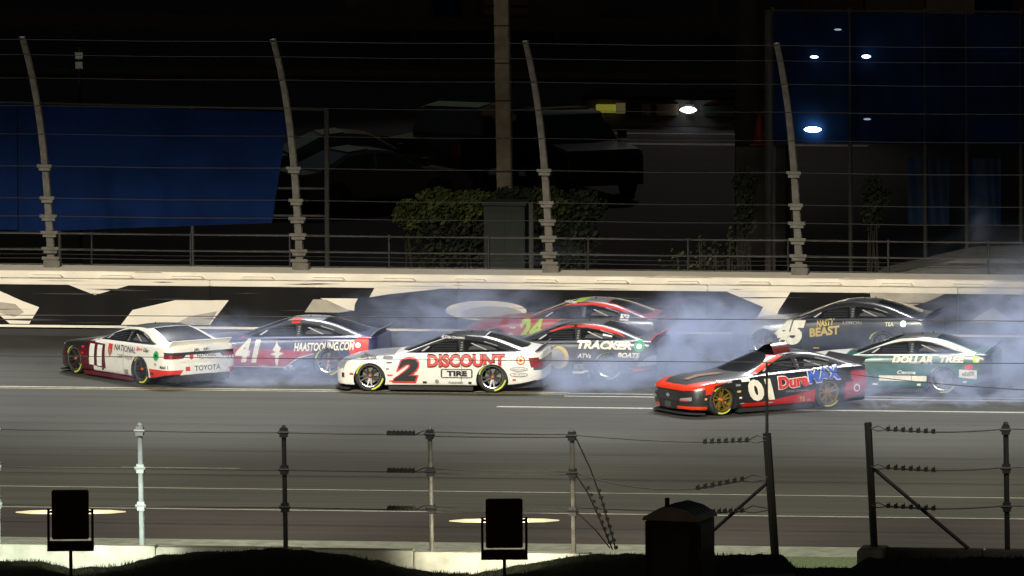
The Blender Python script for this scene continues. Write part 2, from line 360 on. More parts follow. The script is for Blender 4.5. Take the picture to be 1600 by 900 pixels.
def inpoly(px, py, poly):
    r = False; n = len(poly); j = n-1
    for i in range(n):
        xi, yi = poly[i]; xj, yj = poly[j]
        if (yi > py) != (yj > py) and px < (xj-xi)*(py-yi)/(yj-yi)+xi: r = not r
        j = i
    return r
def proj_uv(kind, v):
    if kind in 'LS': return v.x, v.z
    if kind == 'T': return v.x, v.y
    return v.y, v.z
def face_ok(kind, f, c, n):
    if kind == 'S': return abs(n.y) > .30
    if kind == 'L': return n.y > .30
    if kind == 'T': return n.z > .12 and c.z > .4
    if kind == 'R': return n.x < -.3 and c.x < -1.9
    if kind == 'F': return n.x > .3 and c.x > 1.9
    return True
def carve(ops, base_mat):
    """cut the shell along every outline and give each enclosed face its part and paint; returns {part: (mesh)}"""
    bm = bmesh.new(); bm.from_mesh(BODY)
    lay = bm.faces.layers.int.new('part'); ml = bm.faces.layers.int.new('paint')
    mats = [base_mat, M_dark]; parts = ['body']
    for f in bm.faces:
        c = f.calc_center_median(); f[lay] = 0; f[ml] = 0
        for x in (1.45, -1.34):
            if math.hypot(c.x-x, c.z-.285) < .3672 and abs(c.y) > .5: f[ml] = 1
        if f.normal.z < -.7 and c.z < .35: f[ml] = 1
    for kind, poly, part, m in ops:
        if kind in 'LST': poly = [(nx(p[0]), p[1]) for p in poly]
        if part and part not in parts: parts.append(part)
        if m and m not in mats: mats.append(m)
        us = [p[0] for p in poly]; vs = [p[1] for p in poly]; u0, u1, v0, v1 = min(us), max(us), min(vs), max(vs)
        n = len(poly)
        for i in range(n):
            a, b = poly[i], poly[(i+1) % n]
            geomf = []
            eu0, eu1, ev0, ev1 = min(a[0], b[0])-.01, max(a[0], b[0])+.01, min(a[1], b[1])-.01, max(a[1], b[1])+.01
            for f in bm.faces:
                c = f.calc_center_median()
                if not face_ok(kind, f, c, f.normal): continue
                q = [proj_uv(kind, v.co) for v in f.verts]
                if max(t[0] for t in q) < eu0 or min(t[0] for t in q) > eu1 or max(t[1] for t in q) < ev0 or min(t[1] for t in q) > ev1: continue
                geomf.append(f)
            if not geomf: continue
            es = {e for f in geomf for e in f.edges}; vv = {v for f in geomf for v in f.verts}
            du, dv = b[0]-a[0], b[1]-a[1]
            if kind in 'LS': co = (a[0], 0, a[1]); no = (dv, 0, -du)
            elif kind == 'T': co = (a[0], a[1], 0); no = (dv, -du, 0)
            else: co = (0, a[0], a[1]); no = (0, dv, -du)
            bmesh.ops.bisect_plane(bm, geom=geomf+list(es)+list(vv), plane_co=co, plane_no=Vector(no).normalized(), dist=.0008)
        for f in bm.faces:
            c = f.calc_center_median()
            if f[ml] == 1 or not face_ok(kind, f, c, f.normal): continue
            u, v = proj_uv(kind, c)
            if u < u0 or u > u1 or v < v0 or v > v1 or not inpoly(u, v, poly): continue
            if kind == 'S' and part in ('door', 'side_window', 'quarter_window'): f[lay] = parts.index(part)+(100 if c.y < 0 else 0)
            elif part: f[lay] = parts.index(part)
            if m: f[ml] = mats.index(m)
    groups = {}
    for f in bm.faces: groups.setdefault(f[lay], []).append(f)
    out = []
    for k, fl in groups.items():
        vm = {}; vs = []; fs = []; mi = []
        for f in fl:
            idx = []
            for v in f.verts:
                if v not in vm: vm[v] = len(vs); vs.append(tuple(v.co))
                idx.append(vm[v])
            fs.append(tuple(idx)); mi.append(f[ml])
        used = sorted(set(mi)); me = bpy.data.meshes.new(parts[k % 100]); me.from_pydata(vs, [], fs)
        for u in used: me.materials.append(mats[u])
        me.polygons.foreach_set('material_index', [used.index(i) for i in mi]); smooth_mesh(me, 40)
        out.append((parts[k % 100], me))
    bm.free(); return out

# --- lettering and emblems laid on the bodywork
_tc = {}
def text2d(s, offset=0., shear=0.):
    key = (s, offset, shear)
    if key in _tc: return _tc[key]
    cu = bpy.data.curves.new('t', 'FONT'); cu.body = s; cu.offset = offset; cu.shear = shear; cu.resolution_u = 3; cu.align_x = 'CENTER'
    o = bpy.data.objects.new('t', cu); me = bpy.data.meshes.new_from_object(o)
    vs = [(v.co.x, v.co.y) for v in me.vertices]; fs = [tuple(p.vertices) for p in me.polygons]
    bpy.data.objects.remove(o); bpy.data.curves.remove(cu); bpy.data.meshes.remove(me)
    _tc[key] = (vs, fs); return vs, fs
def fit(vs, w, h, ref=None):
    ref = ref or vs
    x0, x1 = min(v[0] for v in ref), max(v[0] for v in ref); y0, y1 = min(v[1] for v in ref), max(v[1] for v in ref)
    sx, sy = w/(x1-x0), h/(y1-y0)
    return [((v[0]-(x0+x1)/2)*sx, (v[1]-(y0+y1)/2)*sy) for v in vs]
def lay(parent, name, vs, fs, proj, cu, cv, m, layer=1, rot=0., grid=.04):
    """drape a flat shape on the body: proj says from which side it is laid on"""
    bm = bmesh.new(); bv = [bm.verts.new((x*math.cos(rot)-y*math.sin(rot), x*math.sin(rot)+y*math.cos(rot), 0)) for x, y in vs]
    for f in fs:
        try: bm.faces.new([bv[i] for i in f])
        except ValueError: pass
    xs = [v.co.x for v in bm.verts]; ys = [v.co.y for v in bm.verts]
    if grid:
        g = math.ceil(min(xs)/grid)*grid
        while g < max(xs):
            bmesh.ops.bisect_plane(bm, geom=bm.verts[:]+bm.edges[:]+bm.faces[:], plane_co=(g, 0, 0), plane_no=(1, 0, 0)); g += grid
        g = math.ceil(min(ys)/grid)*grid
        while g < max(ys):
            bmesh.ops.bisect_plane(bm, geom=bm.verts[:]+bm.edges[:]+bm.faces[:], plane_co=(0, g, 0), plane_no=(0, 1, 0)); g += grid
    dead = []
    off = .004+.006*layer
    for v in bm.verts:
        a, b = v.co.x, v.co.y
        if proj == 'L': o_, d_ = Vector((nx(cu-a), 3, cv+b)), Vector((0, -1, 0))
        elif proj == 'R': o_, d_ = Vector((-5, cu-a, cv+b)), Vector((1, 0, 0))
        elif proj == 'F': o_, d_ = Vector((5, cu+a, cv+b)), Vector((-1, 0, 0))
        elif proj == 'T': o_, d_ = Vector((cu-b, cv-a, 3)), Vector((0, 0, -1))   # read from behind the car
        elif proj == 'H': o_, d_ = Vector((nx(cu-a), cv+b, 3)), Vector((0, 0, -1))
        hit, nrm, idx, dist = BVH.ray_cast(o_, d_)
        if hit is None: dead.append(v); continue
        if nrm.dot(d_) > 0: nrm = -nrm
        v.co = hit+nrm*off
    if dead: bmesh.ops.delete(bm, geom=dead, context='VERTS')
    for f in bm.faces:
        f.normal_update()
    want = {'L': Vector((0, 1, 0)), 'R': Vector((-1, 0, 0)), 'F': Vector((1, 0, 0)), 'T': Vector((0, 0, 1)), 'H': Vector((0, 0, 1))}[proj]
    fl = [f for f in bm.faces if f.normal.dot(want) < 0]
    if fl: bmesh.ops.reverse_faces(bm, faces=fl)
    me = bpy.data.meshes.new(name); bm.to_mesh(me); bm.free(); me.materials.append(m)
    me.polygons.foreach_set('use_smooth', [True]*len(me.polygons))
    return link(name, me, parent)
def circle2d(r, n=24, sx=1, sy=1): return [(r*sx*math.cos(2*math.pi*k/n), r*sy*math.sin(2*math.pi*k/n)) for k in range(n)], [tuple(range(n))]
def poly2d(p): return p, [tuple(range(len(p)))]

# --- wheels
M_tyre = mat('tyre rubber', (.022, .022, .023), .75, noise=.3)
M_rimb = mat('dark machined rim', (.10, .10, .10), .35, metal=.8)
M_rimg = mat('gold rim', (.55, .38, .08), .3, metal=.8)
M_lip = mat('bare rim lip', (.55, .55, .53), .25, metal=.9)
M_ylw = mat('yellow tyre lettering', (.55, .6, .05), .5)
M_disc = mat('brake disc', (.22, .2, .17), .4, metal=.8)
M_nut = mat('orange wheel nut', (.7, .1, .03), .4)
def make_wheel(car, x, sy, rim_m, ylw=True, spin=0., lip=M_lip, steer=0):
    w = MB(); y = .13
    # dish and ten paired spokes
    w.lathe_y([(.232, y+.02), (.245, y+.025), (.250, y), (.235, -.05), (.22, -.12)], 40)
    for k in range(10):
        a = 2*math.pi*k/10+spin+(.10 if k % 2 else -.10); c, s_ = math.cos(a), math.sin(a)
        m_ = Matrix(((c, 0, -s_, 0), (0, 1, 0, 0), (s_, 0, c, 0), (0, 0, 0, 1)))
        vs = [(.05, y-.03, -.021), (.05, y-.03, .021), (.236, y+.012, .014), (.236, y+.012, -.014), (.05, y-.06, -.021), (.05, y-.06, .021), (.236, y-.02, .014), (.236, y-.02, -.014)]
        w.add([m_ @ Vector(v) for v in vs], [(0, 1, 2, 3), (4, 7, 6, 5), (0, 4, 5, 1), (1, 5, 6, 2), (2, 6, 7, 3), (3, 7, 4, 0)])
    w.lathe_y([(.0, y-.015), (.055, y-.018), (.062, y-.06)], 20)
    wo = w.build('wheel', rim_m, car, smooth=True)
    wo.location = (x, sy*.79, .352); wo.rotation_euler = (0, 0, (math.pi if sy < 0 else 0)+steer)
    t = MB(); t.lathe_y([(.248, y+.005), (.275, y+.022), (.32, y+.022), (.343, y+.005), (.352, y-.03), (.352, -y+.03), (.34, -y), (.27, -y-.02), (.245, -y)], 48)
    t.build('tyre', M_tyre, wo, smooth=True, angle=50)
    l = MB(); l.lathe_y([(.236, y+.024), (.252, y+.030), (.256, y+.018)], 40); l.build('rim_lip', lip, wo, smooth=True)
    d = MB(); d.lathe_y([(.0, .03), (.18, .03), (.18, 0), (0, 0)], 32); d.box(-.19, -.08, -.03, .06, -.08, .08); d.build('brake_disc', M_disc, wo)
    n = MB(); n.lathe_y([(.0, y+.01), (.026, y+.008), (.03, y-.02)], 12); n.build('wheel_nut', M_nut, wo)
    if ylw:
        for a0 in (.15+spin, .15+spin+math.pi):
            g = MB(); N_ = 12; vs = []
            for k in range(N_+1):
                a = a0+1.25*k/N_
                for r_ in (.284, .318): vs.append((r_*math.cos(a), y+.0245, r_*math.sin(a)))
            g.add(vs, [(2*k, 2*k+1, 2*k+3, 2*k+2) for k in range(N_)])
            g.build('tyre_lettering', M_ylw, wo)
    return wo

M_glass = mat('dark window', (.012, .013, .016), .12, coat=1., noise=.1)
M_blk = mat('black car paint', (.018, .018, .02), .35, coat=.7)
M_blkm = mat('matt black trim', (.015, .015, .015), .7)
DLO = [(.60, .868), (.36, .965), (.12, 1.045), (-.12, 1.115), (-.40, 1.165), (-.75, 1.185), (-1.05, 1.15), (-1.32, 1.085), (-1.58, .995), (-1.80, .945), (-1.70, .922), (-.6, .895)]
DOORW = [(.52, .876), (.36, .948), (.12, 1.028), (-.12, 1.098), (-.44, 1.145), (-.52, 1.15), (-.58, .903)]
QUART = [(-.68, .906), (-.66, 1.158), (-.80, 1.162), (-1.05, 1.128), (-1.32, 1.062), (-1.52, .99), (-1.68, .945), (-1.6, .93)]
def common_ops(p):
    ops = [('T', [(.90, .66), (1.5, .66), (1.95, .60), (1.95, -.60), (1.5, -.66), (.90, -.66)], 'hood', None),
           ('X', [(0, 0)], None, None)]
    ops = [o for o in ops if o[0] != 'X']
    ops += [('S', [(.44, .20), (-.64, .20), (-.64, .82), (.44, .82)], 'door', None)]
    return ops
def stock_car(label, loc, deg, paint, ops, gh, roof, bumper_f, bumper_r, rim=M_rimb, ylw=True, lip=M_lip, spoiler_m=None, dlo=None, steer=0, hood=None, skirt=None):
    car = empty('stock_car', loc, R(180-deg), label, 'race car', 'stock cars sliding through the tyre smoke')
    allops = [('T', [(.90, .66), (1.5, .66), (1.95, .60), (1.95, -.60), (1.5, -.66), (.90, -.66)], 'hood', hood)]
    allops += [('S', [(.44, .20), (-.64, .20), (-.64, .82), (.44, .82)], 'door', None)]
    allops += [('S', [(2.02, 0), (2.6, 0), (2.6, .9), (2.02, .9)], 'front_bumper', bumper_f), ('S', [(2.16, 0), (2.6, 0), (2.6, .36), (2.3, .36)], None, M_blkm), ('F', [(-.8, 0), (.8, 0), (.8, .38), (-.8, .38)], None, M_blkm), ('F', [(-1.2, 0), (1.2, 0), (1.2, .75), (-1.2, .75)], 'front_bumper', bumper_f)]
    allops += [('S', [(-1.96, 0), (-2.6, 0), (-2.6, .80), (-1.96, .80)], 'rear_bumper', bumper_r), ('R', [(-1.2, 0), (1.2, 0), (1.2, .80), (-1.2, .80)], 'rear_bumper', bumper_r)]
    if gh: allops += [('S', [(.78, .862), (.3, 1.05), (-.2, 1.3), (-.9, 1.32), (-1.4, 1.25), (-2.05, .98), (-2.08, .92), (-1.3, .912), (-.5, .89)], None, gh)]
    allops += [('T', [(-.30, .50), (-.42, .57), (-1.05, .57), (-1.12, .50), (-1.12, -.50), (-1.05, -.57), (-.42, -.57), (-.30, -.50)], 'roof', roof)]
    allops += ops
    allops += [('S', DLO, None, M_blkm), ('S', DOORW, 'side_window', M_glass), ('S', QUART, 'quarter_window', M_glass)]
    allops += [('T', [(.80, 0), (.74, .38), (.60, .66), (-.22, .53), (-.34, .30), (-.37, 0), (-.34, -.30), (-.22, -.53), (.60, -.66), (.74, -.38)], 'windshield', M_glass),
               ('T', [(-1.16, 0), (-1.14, .46), (-1.98, .60), (-2.06, .3), (-2.07, 0), (-2.06, -.3), (-1.98, -.60), (-1.14, -.46)], 'rear_window', M_glass)]
    for name, me in carve(allops, paint): link(name, me, car)
    sp = spoiler_m or M_blkm
    b = MB(); b.prism([(-2.28, .92), (-2.31, .92), (-2.445, 1.055), (-2.43, 1.06)], -.80, .80); b.build('spoiler', sp, car)
    b = MB(); b.prism([(nx(p[0]), p[1]) for p in ((2.52, .45), (2.52, -.45), (2.42, -.72), (2.20, -.92), (1.95, -.98), (1.95, .98), (2.20, .92), (2.42, .72))], .055, .085, 'z'); b.build('splitter', M_blkm, car)
    for s in (1, -1):
        b = MB(); b.prism([(1.02, .05), (1.02, .135), (-.90, .135), (-.90, .05)], s*.80, s*.965); b.build('side_skirt', skirt or M_blkm, car)
    b = MB(); b.prism([(-1.75, .14), (-2.42, .27), (-2.40, .12), (-1.75, .08)], -.75, .75)
    for q in range(5): b.box(-2.44, -1.8, -.6+q*.3-.008, -.6+q*.3+.008, .09, .28)
    b.build('diffuser', M_blkm, car)
    b = MB()
    for s in (1, -1): b.tube([(-.2, s*.57, 1.21), (-.6, s*.565, 1.245), (-1.1, s*.55, 1.215), (-1.6, s*.55, 1.10), (-2.0, s*.56, .955)], .009, 5)
    b.build('roof_rail', c_gryd, car)
    b = MB(); b.tube([(-.75, .18, 1.24), (-.78, .18, 1.33)], .012, 6); b.tube([(-.95, -.2, 1.24), (-.97, -.2, 1.31)], .010, 6); b.box(-.36, -.26, -.12, .12, 1.195, 1.235); b.build('roof_antenna', M_blkm, car)
    for x in (1.45, -1.34):
        for sy in (1, -1): make_wheel(car, x, sy, rim, ylw, rnd.random()*.6, lip, steer if x > 0 else 0)
    return car
def T_(car, s, proj, cu, cv, w, h, m, layer=2, shear=0., offset=.02, rot=0., name='lettering', outline=None, out_off=.05, grid=.04):
    vs, fs = text2d(s, offset, shear); f = fit(vs, w, h)
    if outline:
        v2, f2 = text2d(s, offset+out_off, shear); lay(car, name+'_outline', fit(v2, w+h*.13, h*1.16), f2, proj, cu, cv, outline, layer-1, rot, grid)
    return lay(car, name, f, fs, proj, cu, cv, m, layer, rot, grid)
def P_(car, pts, proj, m, layer=1, name='livery_shape', grid=.04):
    if proj in 'L': cu = sum(p[0] for p in pts)/len(pts); cv = sum(p[1] for p in pts)/len(pts); q = [(cu-p[0], p[1]-cv) for p in pts]
    elif proj == 'R': cu = sum(p[0] for p in pts)/len(pts); cv = sum(p[1] for p in pts)/len(pts); q = [(cu-p[0], p[1]-cv) for p in pts]
    elif proj == 'F': cu = sum(p[0] for p in pts)/len(pts); cv = sum(p[1] for p in pts)/len(pts); q = [(p[0]-cu, p[1]-cv) for p in pts]
    return lay(car, name, q, [tuple(range(len(q)))], proj, cu, cv, m, layer, 0, grid)
def C_(car, proj, cu, cv, r, m, layer=2, name='sponsor_emblem', sx=1, sy=1):
    v, f = circle2d(r, 24, sx, sy); return lay(car, name, v, f, proj, cu, cv, m, layer, 0, .1)
M_net = mat('grey window net', (.032, .034, .04), .8)
M_bar = mat('pale roll bar', (.42, .42, .42), .5)
M_int = mat('dim cockpit grey', (.05, .05, .052), .7)
def cockpit(car, dark=M_int):
    for z in (.93, .965, 1.0, 1.035, 1.07):          # window net straps
        P_(car, [(.06 if z < 1.03 else -.02, z), (-.50, z+.012), (-.50, z+.004), (.06 if z < 1.03 else -.02, z-.008)], 'L', M_net, 1, 'window_net')
    P_(car, [(.30, .90), (.24, .90), (.10, 1.0), (.14, 1.005)], 'L', M_bar, 2, 'roll_bar')
    P_(car, [(.44, .89), (.40, .89), (.20, .975), (.23, .975)], 'L', M_net, 1, 'roll_bar')
    for z in (.93, .98, 1.03, 1.08): P_(car, [(-.60, z), (-.645, z), (-.645, z+.025), (-.60, z+.025)], 'L', c_dgr, 3, 'pillar_sticker', .1)
    P_(car, [(-.78, .95), (-1.45, .955), (-1.30, 1.02), (-.98, 1.08), (-.80, 1.0)], 'L', dark, 1, 'cockpit_panel')
    P_(car, [(-.82, 1.08), (-.86, 1.09), (-1.22, .95), (-1.16, .95)], 'L', M_bar, 2, 'roll_bar')
    P_(car, [(-1.12, 1.125), (-1.44, 1.035), (-1.45, 1.015), (-1.13, 1.10)], 'L', c_dgr, 5, 'name_strip')
def survey(pf, yf, pr, yr):
    """side-view measurements: turn a spot between the wheels into metres along and above the car"""
    def g(px, py):
        q = (px-pf)/(pr-pf); return 1.45-2.79*q, (yf+(yr-yf)*q-py)/67.0
    return g
def G(g, pts): return [g(*p) for p in pts]

c_white = mat('white car paint', (.78, .76, .70), .35, coat=.6, noise=.05)
c_cream = mat('cream lettering', (.80, .76, .62), .5)
c_wht = mat('white lettering', (.82, .82, .80), .5)
c_mar = mat('dark maroon paint', (.10, .006, .012), .35, coat=.7)
c_red = mat('red car paint', (.42, .010, .006), .35, coat=.6)
c_redl = mat('red lettering', (.62, .03, .02), .45)
c_ora = mat('red orange paint', (.62, .035, .008), .35, coat=.6)
c_navy = mat('navy car paint', (.02, .028, .10), .35, coat=.6)
c_blu = mat('blue lettering', (.03, .10, .55), .45)
c_green = mat('green car paint', (.0, .085, .058), .35, coat=.6)
c_grn = mat('green emblem', (.02, .35, .10), .5)
c_lime = mat('yellow green lettering', (.38, .55, .02), .45)
c_gold = mat('gold lettering', (.55, .40, .10), .45)
c_gry = mat('silver grey paint', (.36, .37, .40), .3, metal=.4, coat=.6)
c_gryd = mat('carbon grey paint', (.05, .052, .06), .35, coat=.8)
c_dgr = mat('grey lettering', (.25, .25, .25), .5)
c_car = mat('carmine paint', (.38, .015, .03), .35, coat=.6)
c_tl = mat('dark red taillight', (.22, .01, .01), .2, coat=.8)
c_glint = mat('white reflector glint', (1, .95, .85), .5, emit=2.5)  # emission stands in for light caught by the round reflectors
def axle_loc(rx, ry, deg, x_r=-1.34, y_r=.985):
    """root position from where the near rear tyre touches the road"""
    a = R(180-deg); v = Vector((x_r*math.cos(a)-y_r*math.sin(a), x_r*math.sin(a)+y_r*math.cos(a)))
    return (rx-v.x, ry-v.y, 0)

# ---- white car, number 11
g = survey(117, 584, 218, 601)
ops = [('S', [(.62, .0), (.62, .86), (.95, .95), (2.7, .95), (2.7, 0)], None, c_mar), ('T', [(.86, 1.1), (.86, -1.1), (2.6, -1.1), (2.6, 1.1)], None, M_blk),
       ('S', [(1.02, .0), (1.02, .9), (.98, .9), (.98, 0)], None, c_mar),
       ('R', [(-1.2, 0), (1.2, 0), (1.2, .40), (-1.2, .40)], None, c_redl), ('S', [(-1.8, 0), (-2.6, 0), (-2.6, .40), (-1.74, .40)], None, c_redl),
       ('R', [(-1.0, .66), (1.0, .66), (1.0, .755), (-1.0, .755)], None, M_blkm)]
car11 = stock_car('white stock car number 11 with maroon nose, tail toward the camera', axle_loc(-8.44, -11.38, 56.0), 56.0, c_white, ops, None, c_gryd, c_mar, None, spoiler_m=c_white, hood=M_blk, skirt=c_mar)
P_(car11, [(.92, .30), (.10, .24), (.16, .79), (.84, .80)], 'L', c_mar, 1)
T_(car11, '1', 'L', .66, .52, .20, .47, c_wht, 3, offset=.03, name='door_number'); T_(car11, '1', 'L', .34, .52, .20, .47, c_wht, 3, offset=.03, name='door_number')
T_(car11, 'NATIONAL', 'L', -.72, .76, .92, .135, M_blkm, 2, offset=.005)
T_(car11, 'DEBT RELIEF', 'L', -.74, .58, .66, .085, c_dgr, 2, offset=.0)
P_(car11, [(.0, .82), (-.17, .82), (-.17, .64), (-.085, .52), (0, .64)], 'L', c_redl, 2, 'sponsor_emblem')
P_(car11, [(-.04, .70), (-.13, .70), (-.13, .60), (-.085, .55)], 'L', c_dgr, 3, 'sponsor_emblem')
T_(car11, 'Sport', 'L', -1.33, .80, .26, .10, c_redl, 2, .3); T_(car11, 'Clips', 'L', -1.60, .79, .22, .10, M_blkm, 2, .3)
C_(car11, 'L', -2.02, .71, .105, c_grn, 2); C_(car11, 'L', -2.02, .71, .04, M_blkm, 3)
P_(car11, [(-.7, .30), (-.86, .30), (-.86, .18), (-.7, .18)], 'L', c_dgr, 2, 'sponsor_emblem', .1)
P_(car11, [(.92, .80), (-.92, .80), (-.92, .74), (.92, .735)], 'R', M_blkm, 1, 'trim_strip')
P_(car11, [(.46, .735), (-.46, .735), (-.60, .58), (.60, .58)], 'R', c_white, 2, 'number_plate_panel')
P_(car11, [(.44, .50), (-.62, .52), (-.74, .30), (.60, .30)], 'R', c_white, 2, 'number_plate_panel')
T_(car11, 'TOYOTA', 'R', -.12, .42, .70, .12, M_blkm, 3, offset=.015)
P_(car11, [(.47, .47), (.35, .47), (.35, .37), (.47, .37)], 'R', c_redl, 3, 'sponsor_emblem')
T_(car11, 'NATIONAL', 'R', -.10, .705, .52, .065, M_blkm, 3); T_(car11, 'DEBT RELIEF', 'R', -.10, .635, .40, .04, c_dgr, 3)
P_(car11, [(.36, .74), (.26, .74), (.26, .66), (.31, .62), (.36, .66)], 'R', c_redl, 3, 'sponsor_emblem')
T_(car11, '11', 'R', -.72, .66, .10, .13, M_blkm, 3); T_(car11, 'Mobil 1', 'L', -2.28, .47, .2, .07, M_blkm, 3)
for y0, y1 in ((.92, .58), (-.58, -.92)):
    P_(car11, [(y0, .75), (y1, .72), (y1, .67), (y0, .66)], 'R', c_tl, 3, 'taillight')
T_(car11, 'JR.  SP', 'R', .05, .835, .40, .07, M_blkm, 3)

# ---- navy and red car, number 41
g = survey(329, 586, 512, 590)
ops = [('S', [(2.6, .2), (.9, .22), (-.30, .22), (-.62, .42), (-1.0, .52), (-.95, .60), (-.2, .60), (.6, .62), (1.0, .66), (2.6, .6)], None, c_car),
       ('S', [(-1.9, .0), (-2.6, 0), (-2.6, .95), (-2.05, .93), (-1.8, .70), (-1.86, .5)], None, c_redl), ('R', [(-1.2, .3), (1.2, .3), (1.2, .9), (-1.2, .9)], None, c_navy),
       ('T', [(-.42, .3), (-.42, .62), (-.62, .62), (-.62, .3)], None, c_redl),
       ('S', [(.86, .84), (.30, 1.09), (.18, 1.10), (.7, .84)], None, c_redl)]
car41 = stock_car('navy and red stock car number 41 in smoke between numbers 11 and 2', axle_loc(-4.19, -10.0, 12), 12, c_navy, ops, c_gryd, c_gry, c_car, c_navy, spoiler_m=c_gry, hood=c_gryd)
T_(car41, '41', 'L', g(390, 555)[0], .56, .60, .52, c_cream, 3, .25, .05, name='door_number')
T_(car41, 'HAASTOOLING.COM', 'L', g(500, 546)[0]-.10, .69, 1.42, .19, c_cream, 3, .3, .03, rot=.04)
st_ = [(0, .30), (-.04, .18), (-.10, .10), (-.03, .04), (-.16, .0), (-.04, -.04), (-.03, -.2), (.0, -.30), (.03, -.2), (.05, -.04), (.17, .02), (.06, .05), (.10, .14), (.03, .2)]
lay(car41, 'sponsor_emblem', st_, [tuple(range(len(st_)))], 'L', g(434, 556)[0], .50, c_cream, 3)
P_(car41, [(-.25, .215), (-.25, .20), (-.34, .20), (-.66, .415), (-1.02, .52), (-1.02, .535), (-.64, .43), (-.33, .215)], 'L', c_cream, 2, 'livery_stripe')
P_(car41, [(-.25, .215), (-.25, .20), (2.0, .20), (2.0, .215)], 'L', c_cream, 2, 'livery_stripe')
C_(car41, 'L', -2.04, .735, .13, c_redl, 2); C_(car41, 'L', -2.04, .735, .055, c_glint, 3, 'reflector')
P_(car41, [(-.42, .26), (-.52, .26), (-.52, .21), (-.42, .21)], 'L', c_wht, 3, 'sponsor_emblem'); T_(car41, 'SUN', 'L', -.43, .13+.05, .26, .06, c_wht, 3)
# ---- white and black car, number 2
g = survey(580, 612, 769, 614)
ops = [('T', [(.90, .80), (2.6, .9), (2.6, -.9), (.90, -.80)], None, c_gry), ('R', [(-1.1, .52), (1.1, .52), (1.1, .76), (-1.1, .76)], None, c_gryd),
       ('S', [(1.0, .0), (1.0, .135), (-.9, .135), (-.9, .0)], None, c_redl)]
car2 = stock_car('white stock car number 2 with black windows and large red door lettering', axle_loc(-.46, -13.46, 8.1), 8.1, c_white, ops, M_blk, M_blk, c_white, None, spoiler_m=c_gryd, hood=c_gry)
T_(car2, '2', 'L', g(636, 0)[0], .50, .56, .50, M_blkm, 4, .25, .05, name='door_number', outline=c_redl, out_off=.04)
T_(car2, 'DISCOUNT', 'L', g(729, 0)[0], .72, 1.74, .25, c_redl, 5, 0, .035, rot=.02, outline=M_blkm, out_off=.025)
T_(car2, 'TIRE', 'L', g(715, 0)[0], .435, .46, .12, M_blkm, 4, 0, .05)
for (x0, x1, z0, z1) in ((691, 738, .52, .535), (691, 738, .335, .35), (690, 692, .35, .52), (737, 739, .35, .52)):
    P_(car2, [(g(x0, 0)[0], z1), (g(x1, 0)[0], z1), (g(x1, 0)[0], z0), (g(x0, 0)[0], z0)], 'L', M_blk, 3, 'lettering_frame')
T_(car2, 'Autotrader', 'L', g(713, 0)[0], .235, .34, .06, c_dgr, 3); C_(car2, 'L', g(684, 0)[0], .25, .045, c_dgr, 3)
T_(car2, 'GOODYEAR', 'L', g(578, 0)[0], .795-.03, .38, .06, M_blkm, 3)
P_(car2, [(g(601, 0)[0], .82-.03), (g(616, 0)[0], .82-.03), (g(616, 0)[0], .765-.03), (g(601, 0)[0], .765-.03)], 'L', c_dgr, 3, 'sponsor_emblem')
T_(car2, 'AUSTIN CINDRIC', 'L', g(705, 0)[0], 1.205-.015, .56, .04, c_wht, 3)
C_(car2, 'L', -1.99, .74, .10, c_redl, 3); C_(car2, 'L', -1.99, .74, .075, mat('pale yellow emblem', (.8, .7, .35), .5), 4); C_(car2, 'L', -1.99, .74, .035, c_redl, 5)
for z in (.545, .42):
    C_(car2, 'L', -1.95, z, .20, M_blkm, 3, 'sponsor_emblem', 1, .24); C_(car2, 'L', -1.95, z, .185, c_white, 4, 'sponsor_emblem', 1, .2)
T_(car2, 'FREIGHTLINER', 'L', -1.95, .545, .30, .035, c_dgr, 5); T_(car2, 'WURTH', 'L', -1.95, .42, .26, .04, c_dgr, 5)
P_(car2, [(2.2, .42), (2.12, .42), (2.12, .32), (2.2, .32)], 'L', M_blk, 3, 'sponsor_emblem', .1)
for y0, y1 in ((.90, .80), (.77, .67), (.64, .54), (-.54, -.64), (-.67, -.77), (-.80, -.90)):
    P_(car2, [(y0, .74), (y1, .74), (y1, .58), (y0, .58)], 'R', c_tl, 3, 'taillight')
P_(car2, [(-2.16, .80), (-2.38, .80), (-2.38, .6), (-2.22, .58)], 'L', c_tl, 3, 'taillight')
# ---- red car, number 24
g = survey(771, 556, 953, 560)
ops = [('S', [(.30, .0), (.30, .62), (-.05, .82), (-.3, .95), (-2.7, .95), (-2.7, 0)], None, M_blk), ('T', [(-.1, .57), (-.1, -.57), (-.55, -.30), (-.62, .2), (-.5, .57)], None, c_lime),
       ('S', [(-.02, 1.14), (-.3, 1.23), (-.8, 1.26), (-1.3, 1.18), (-1.62, 1.06), (-1.70, 1.0), (-1.35, 1.10), (-.8, 1.19), (-.35, 1.17)], None, c_redl)]
car24 = stock_car('red fronted stock car number 24 in yellow green digits, closest to the wall mid picture', axle_loc(2.30, -6.43, 13), 13, c_red, ops, M_blk, c_gry, c_red, M_blk, spoiler_m=M_blkm, hood=c_red)
T_(car24, '24', 'L', g(825, 0)[0]-.02, .63, .58, .46, c_lime, 4, .25, .05, name='door_number')
T_(car24, 'AXALTA', 'L', -1.20, .74, 1.1, .16, c_car, 3, .2, .03)
P_(car24, [(-1.50, .99), (-1.70, .97), (-1.70, .86), (-1.50, .87)], 'L', c_wht, 5, 'sponsor_emblem', .1); P_(car24, [(-1.53, .965), (-1.57, .965), (-1.61, .91), (-1.64, .95), (-1.68, .95), (-1.61, .885)], 'L', M_blkm, 6, 'sponsor_emblem', .1)
T_(car24, 'WILLIAM BYRON', 'L', g(878, 0)[0], 1.19+.01, .45, .035, c_wht, 6); T_(car24, 'V', 'L', .80, .70, .1, .08, c_wht, 4)
